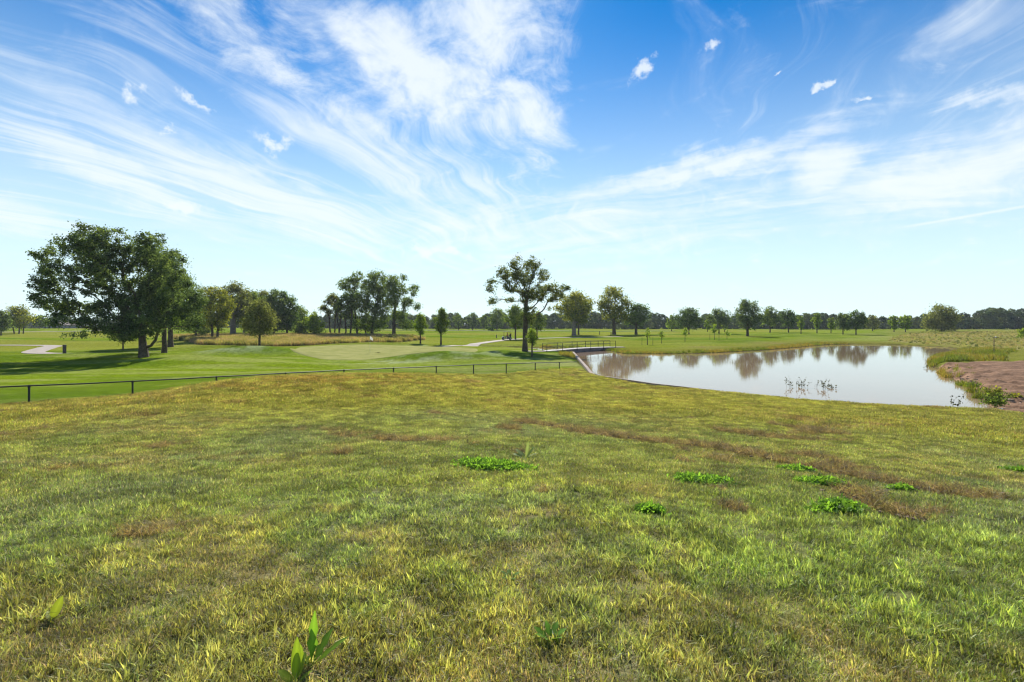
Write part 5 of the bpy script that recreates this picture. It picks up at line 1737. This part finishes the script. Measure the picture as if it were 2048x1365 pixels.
def clover(label, px, py, rx, ry, h, n, seed, ang=0.0):
    rng = np.random.RandomState(seed); p = hit(px, py)
    u = rng.normal(size=(n, 2)) * 0.48
    lump = rng.normal(size=(9, 2)) * 0.6
    u = u * 0.55 + lump[rng.randint(0, 9, n)] * 0.62
    u /= np.maximum(1, np.linalg.norm(u, axis=1) / 1.35)[:, None]
    ca, sa = math.cos(ang), math.sin(ang)
    x = u[:, 0] * rx; y = u[:, 1] * ry
    X = p[0] + x * ca - y * sa; Y = p[1] + x * sa + y * ca
    hh = 0.75 * h * rng.uniform(0.35, 1.0, n) * np.sqrt(np.maximum(0.06, 1 - 0.6 * (u ** 2).sum(1)))
    Z = ground(X, Y) + hh
    C = np.stack([X - p[0], Y - p[1], Z - p[2]], 1)
    V = []; col = []
    a0 = rng.uniform(0, 6.28, n); s = rng.uniform(0.011, 0.02, n) * (1 + 0.07 * p[1])
    tl = rng.normal(0, 0.8, (n, 2))
    for k in range(3):
        a = a0 + k * 2.094
        dx = np.cos(a) * s; dy = np.sin(a) * s; ex = -np.sin(a) * s * 0.5; ey = np.cos(a) * s * 0.5

        def pt(m, q):
            X_ = dx * m + ex * q; Y_ = dy * m + ey * q
            return C + np.stack([X_, Y_, X_ * tl[:, 0] + Y_ * tl[:, 1] + 0.15 * s * m], 1)
        V.append(np.stack([pt(0, 0), pt(0.7, -1), pt(1.15, 0), pt(0.7, 1)], 1))
    V = np.concatenate(V).reshape(-1, 3)
    c = np.array((0.195, 0.345, 0.05)) * rng.uniform(0.6, 1.35, (n, 1)); c = np.concatenate([c] * 3)
    root = thing('clover_patch', label, 'plant', p)
    link('foliage', mesh_from('foliage', V, np.arange(len(V)).reshape(-1, 4), M_WEED, {'lcol': np.repeat(c, 4, 0)}), root)


clover('long patch of bright green clover in the middle of the lawn', 985, 936, 0.62, 0.34, 0.13, 1900, 1, -0.35)
clover('bright clover tuft in front of the bare straw patch on the right', 1678, 1022, 0.26, 0.24, 0.13, 1100, 2)
clover('clover tuft just behind the bright one by the straw patch', 1652, 972, 0.30, 0.24, 0.11, 900, 3)
clover('small clover tuft at the dry streak above the straw patch', 1594, 943, 0.26, 0.18, 0.09, 600, 4)
clover('wide loose clover patch left of the dry streak', 1405, 965, 0.40, 0.3, 0.09, 900, 5)
clover('small round clover tuft in the green part of the lawn', 1300, 1026, 0.16, 0.15, 0.09, 450, 6)
clover('little clover clump inside the straw patch', 1803, 982, 0.2, 0.16, 0.08, 450, 7)
clover('clover clump at the right edge of the lawn', 2042, 945, 0.3, 0.2, 0.1, 600, 8)


def water_bush(label, px, py, w, h, d, pal, seed, leaves=900):
    x = (px - 1024) / FPX * d; z = max(gz(x, d), WATER - 0.05)
    s = d / FPX
    lob = [(rx * w * s, ry * w * s, rz * h * s, w * s * 0.22, w * s * 0.22, h * s * 0.22) for rx, ry, rz in
           ((-0.28, 0, 0.3), (0.28, 0.1, 0.35), (0, 0.2, 0.6), (-0.1, -0.2, 0.45), (0.15, -0.15, 0.7), (0.3, 0, 0.2), (-0.35, 0, 0.15))]
    grow_tree('waterside_bush', label, (x, d, z), lob, [(0, 0, 0), (0, 0, h * s * 0.2)], d, pal, seed, None, 0.03, 70, 0.085, 2.6, spread=0.10, cat='bush', minr=0.004)


water_bush('leafy green bush at the near water edge below the bare earth', 1990, 824, 52, 40, 24.8, 'mid', 201)
water_bush('reddish olive bush on the bank just above the leafy one', 1985, 800, 36, 30, 27.3, 'gold', 202)
water_bush('green tuft of waterside plants at the foot of the bare bank', 1945, 785, 30, 20, 31.0, 'mid', 203)
water_bush('low yellowish bush on the right end of the bare bank', 2030, 808, 30, 18, 26.2, 'gold', 204)


def sprig(label, px, py, w, h, n, seed):
    rng = np.random.RandomState(seed)
    d = (CAMZ - WATER) * FPX / (py - HORIZON); x = (px - 1024) / FPX * d; s = d / FPX
    root = thing('water_plant', label, 'plant', (x, d, WATER))
    b = MB(); tips = []
    for i in range(n):
        bx = rng.uniform(-0.5, 0.5) * w * s; by = rng.uniform(-0.6, 0.6)
        hh = h * s * rng.uniform(0.4, 1.0); lx = rng.normal(0, 0.35) * hh
        b.tube([(bx, by, -0.15), (bx + lx * 0.4, by, hh * 0.6), (bx + lx, by, hh)], [0.006, 0.005, 0.003], 4, False)
        for k in range(7):
            t = rng.uniform(0.2, 1)
            tips.append((bx + lx * t + rng.normal(0, 0.05), by + rng.normal(0, 0.05), hh * t + rng.normal(0, 0.02)))
    b.build('stems', simple('stem', (0.06, 0.05, 0.03), 0.9), root)
    v, f = leaf_quads(np.array(tips), 0.085, rng)
    c = np.repeat(np.array((0.055, 0.06, 0.03)) * rng.uniform(0.6, 1.4, (len(tips), 1)), 4, 0)
    link('foliage', mesh_from('foliage', v, f, M_WEED, {'lcol': c}), root)


sprig('wide sprig of dark water plants standing in the middle of the pond', 1592, 775, 34, 22, 16, 1)
sprig('narrow upright water plant right of the wide sprig', 1643, 777, 14, 22, 9, 2)
sprig('faint small water plant just right of the upright one', 1660, 776, 12, 10, 6, 3)
sprig('thin pair of stalks in the water near the right end of the pond', 1912, 815, 18, 26, 6, 4)
sprig('little plant standing in the water off the grassy point', 1862, 738, 16, 8, 8, 5)


def rubble():
    rng = np.random.RandomState(4)
    V = []; F = []; n0 = 0
    for i in range(260):
        px = rng.uniform(1890, 2070); f = rng.uniform(0, 1)
        edge = np.interp(px, (1868, 1900, 1945, 1975, 2048), (733, 752, 777, 800, 815))
        p = hit(px, edge - rng.uniform(3, 22))
        s = rng.uniform(0.03, 0.11) * (1.7 if rng.uniform() < 0.06 else 1)
        u = rng.normal(size=(8, 3)); u = np.array([(a, b, c) for a in (-1, 1) for b in (-1, 1) for c in (-1, 1)]) * s * rng.uniform(0.5, 1, 3) + u * s * 0.18
        V.append(u + np.array((p[0], p[1], p[2] + s * 0.3)))
        F += [tuple(n0 + k for k in q) for q in ((0, 1, 3, 2), (4, 6, 7, 5), (0, 4, 5, 1), (2, 3, 7, 6), (0, 2, 6, 4), (1, 5, 7, 3))]; n0 += 8
    o = link('earth_clods', mesh_from('earth_clods', np.concatenate(V), np.array(F), simple('clod', (0.24, 0.17, 0.125), 0.95, 0, 0.5, 1.5)), kind='stuff')
    o['label'] = 'broken clods of earth along the bare bank'


rubble()


def soil_clods():
    rng = np.random.RandomState(14)
    x, y = rand_polar(60000, 4.0, 16.0, 0.95, rng, 1.2)
    m = np.exp(-(line_d(x, y, STREAK) / 0.26) ** 2) + 0.8 * np.exp(-(line_d(x, y, STREAK3) / 0.3) ** 2)
    k = rng.uniform(0, 1, len(x)) < 0.8 * m * ss(fbm(x * 1.7, y * 1.7, 4), 0.28, 0.50)
    x, y = x[k], y[k]; n = len(x); z = ground(x, y)
    s_ = rng.uniform(0.008, 0.026, (n, 1, 1)) * rng.uniform(0.6, 1.3, (n, 1, 3))
    cube = np.array([(a, b, c) for a in (-1, 1) for b in (-1, 1) for c in (-1, 1)], float)
    V = cube[None] * s_ * rng.uniform(0.55, 1.0, (n, 8, 1)) + rng.normal(size=(n, 8, 3)) * s_ * 0.2
    a = rng.uniform(0, 6.28, n); c_, t_ = np.cos(a)[:, None], np.sin(a)[:, None]
    V = np.stack([V[..., 0] * c_ - V[..., 1] * t_, V[..., 0] * t_ + V[..., 1] * c_, V[..., 2]], -1)
    V += np.stack([x, y, z + 0.012], 1)[:, None]
    q = np.array(((0, 1, 3, 2), (4, 6, 7, 5), (0, 4, 5, 1), (2, 3, 7, 6), (0, 2, 6, 4), (1, 5, 7, 3)))
    F = (np.arange(n)[:, None, None] * 8 + q[None]).reshape(-1, 4)
    o = link('soil_clods', mesh_from('soil_clods', V.reshape(-1, 3), F, simple('lawn_clod', (0.125, 0.085, 0.055), 0.95, 0, 0.6, 9.0)), kind='stuff')
    o['label'] = 'broken line of grey brown soil clods crossing the lawn'


soil_clods()


# ------------------------------------------------------------------ thin morning haze
def build_haze():
    m = bpy.data.materials.new('haze'); m.use_nodes = True
    t = m.node_tree; t.nodes.clear()
    out = t.nodes.new('ShaderNodeOutputMaterial'); v = t.nodes.new('ShaderNodeVolumePrincipled')
    v.inputs['Color'].default_value = (0.80, 0.90, 1.0, 1); v.inputs['Density'].default_value = 0.00013
    v.inputs['Anisotropy'].default_value = 0.3
    t.links.new(v.outputs[0], out.inputs['Volume'])
    b = MB(); b.box(-4700, 4700, -4700, 4700, -14.0, 26.0)
    o = b.build('haze', m); o['kind'] = 'stuff'; o['label'] = 'thin bluish morning haze over the far trees'


build_haze()
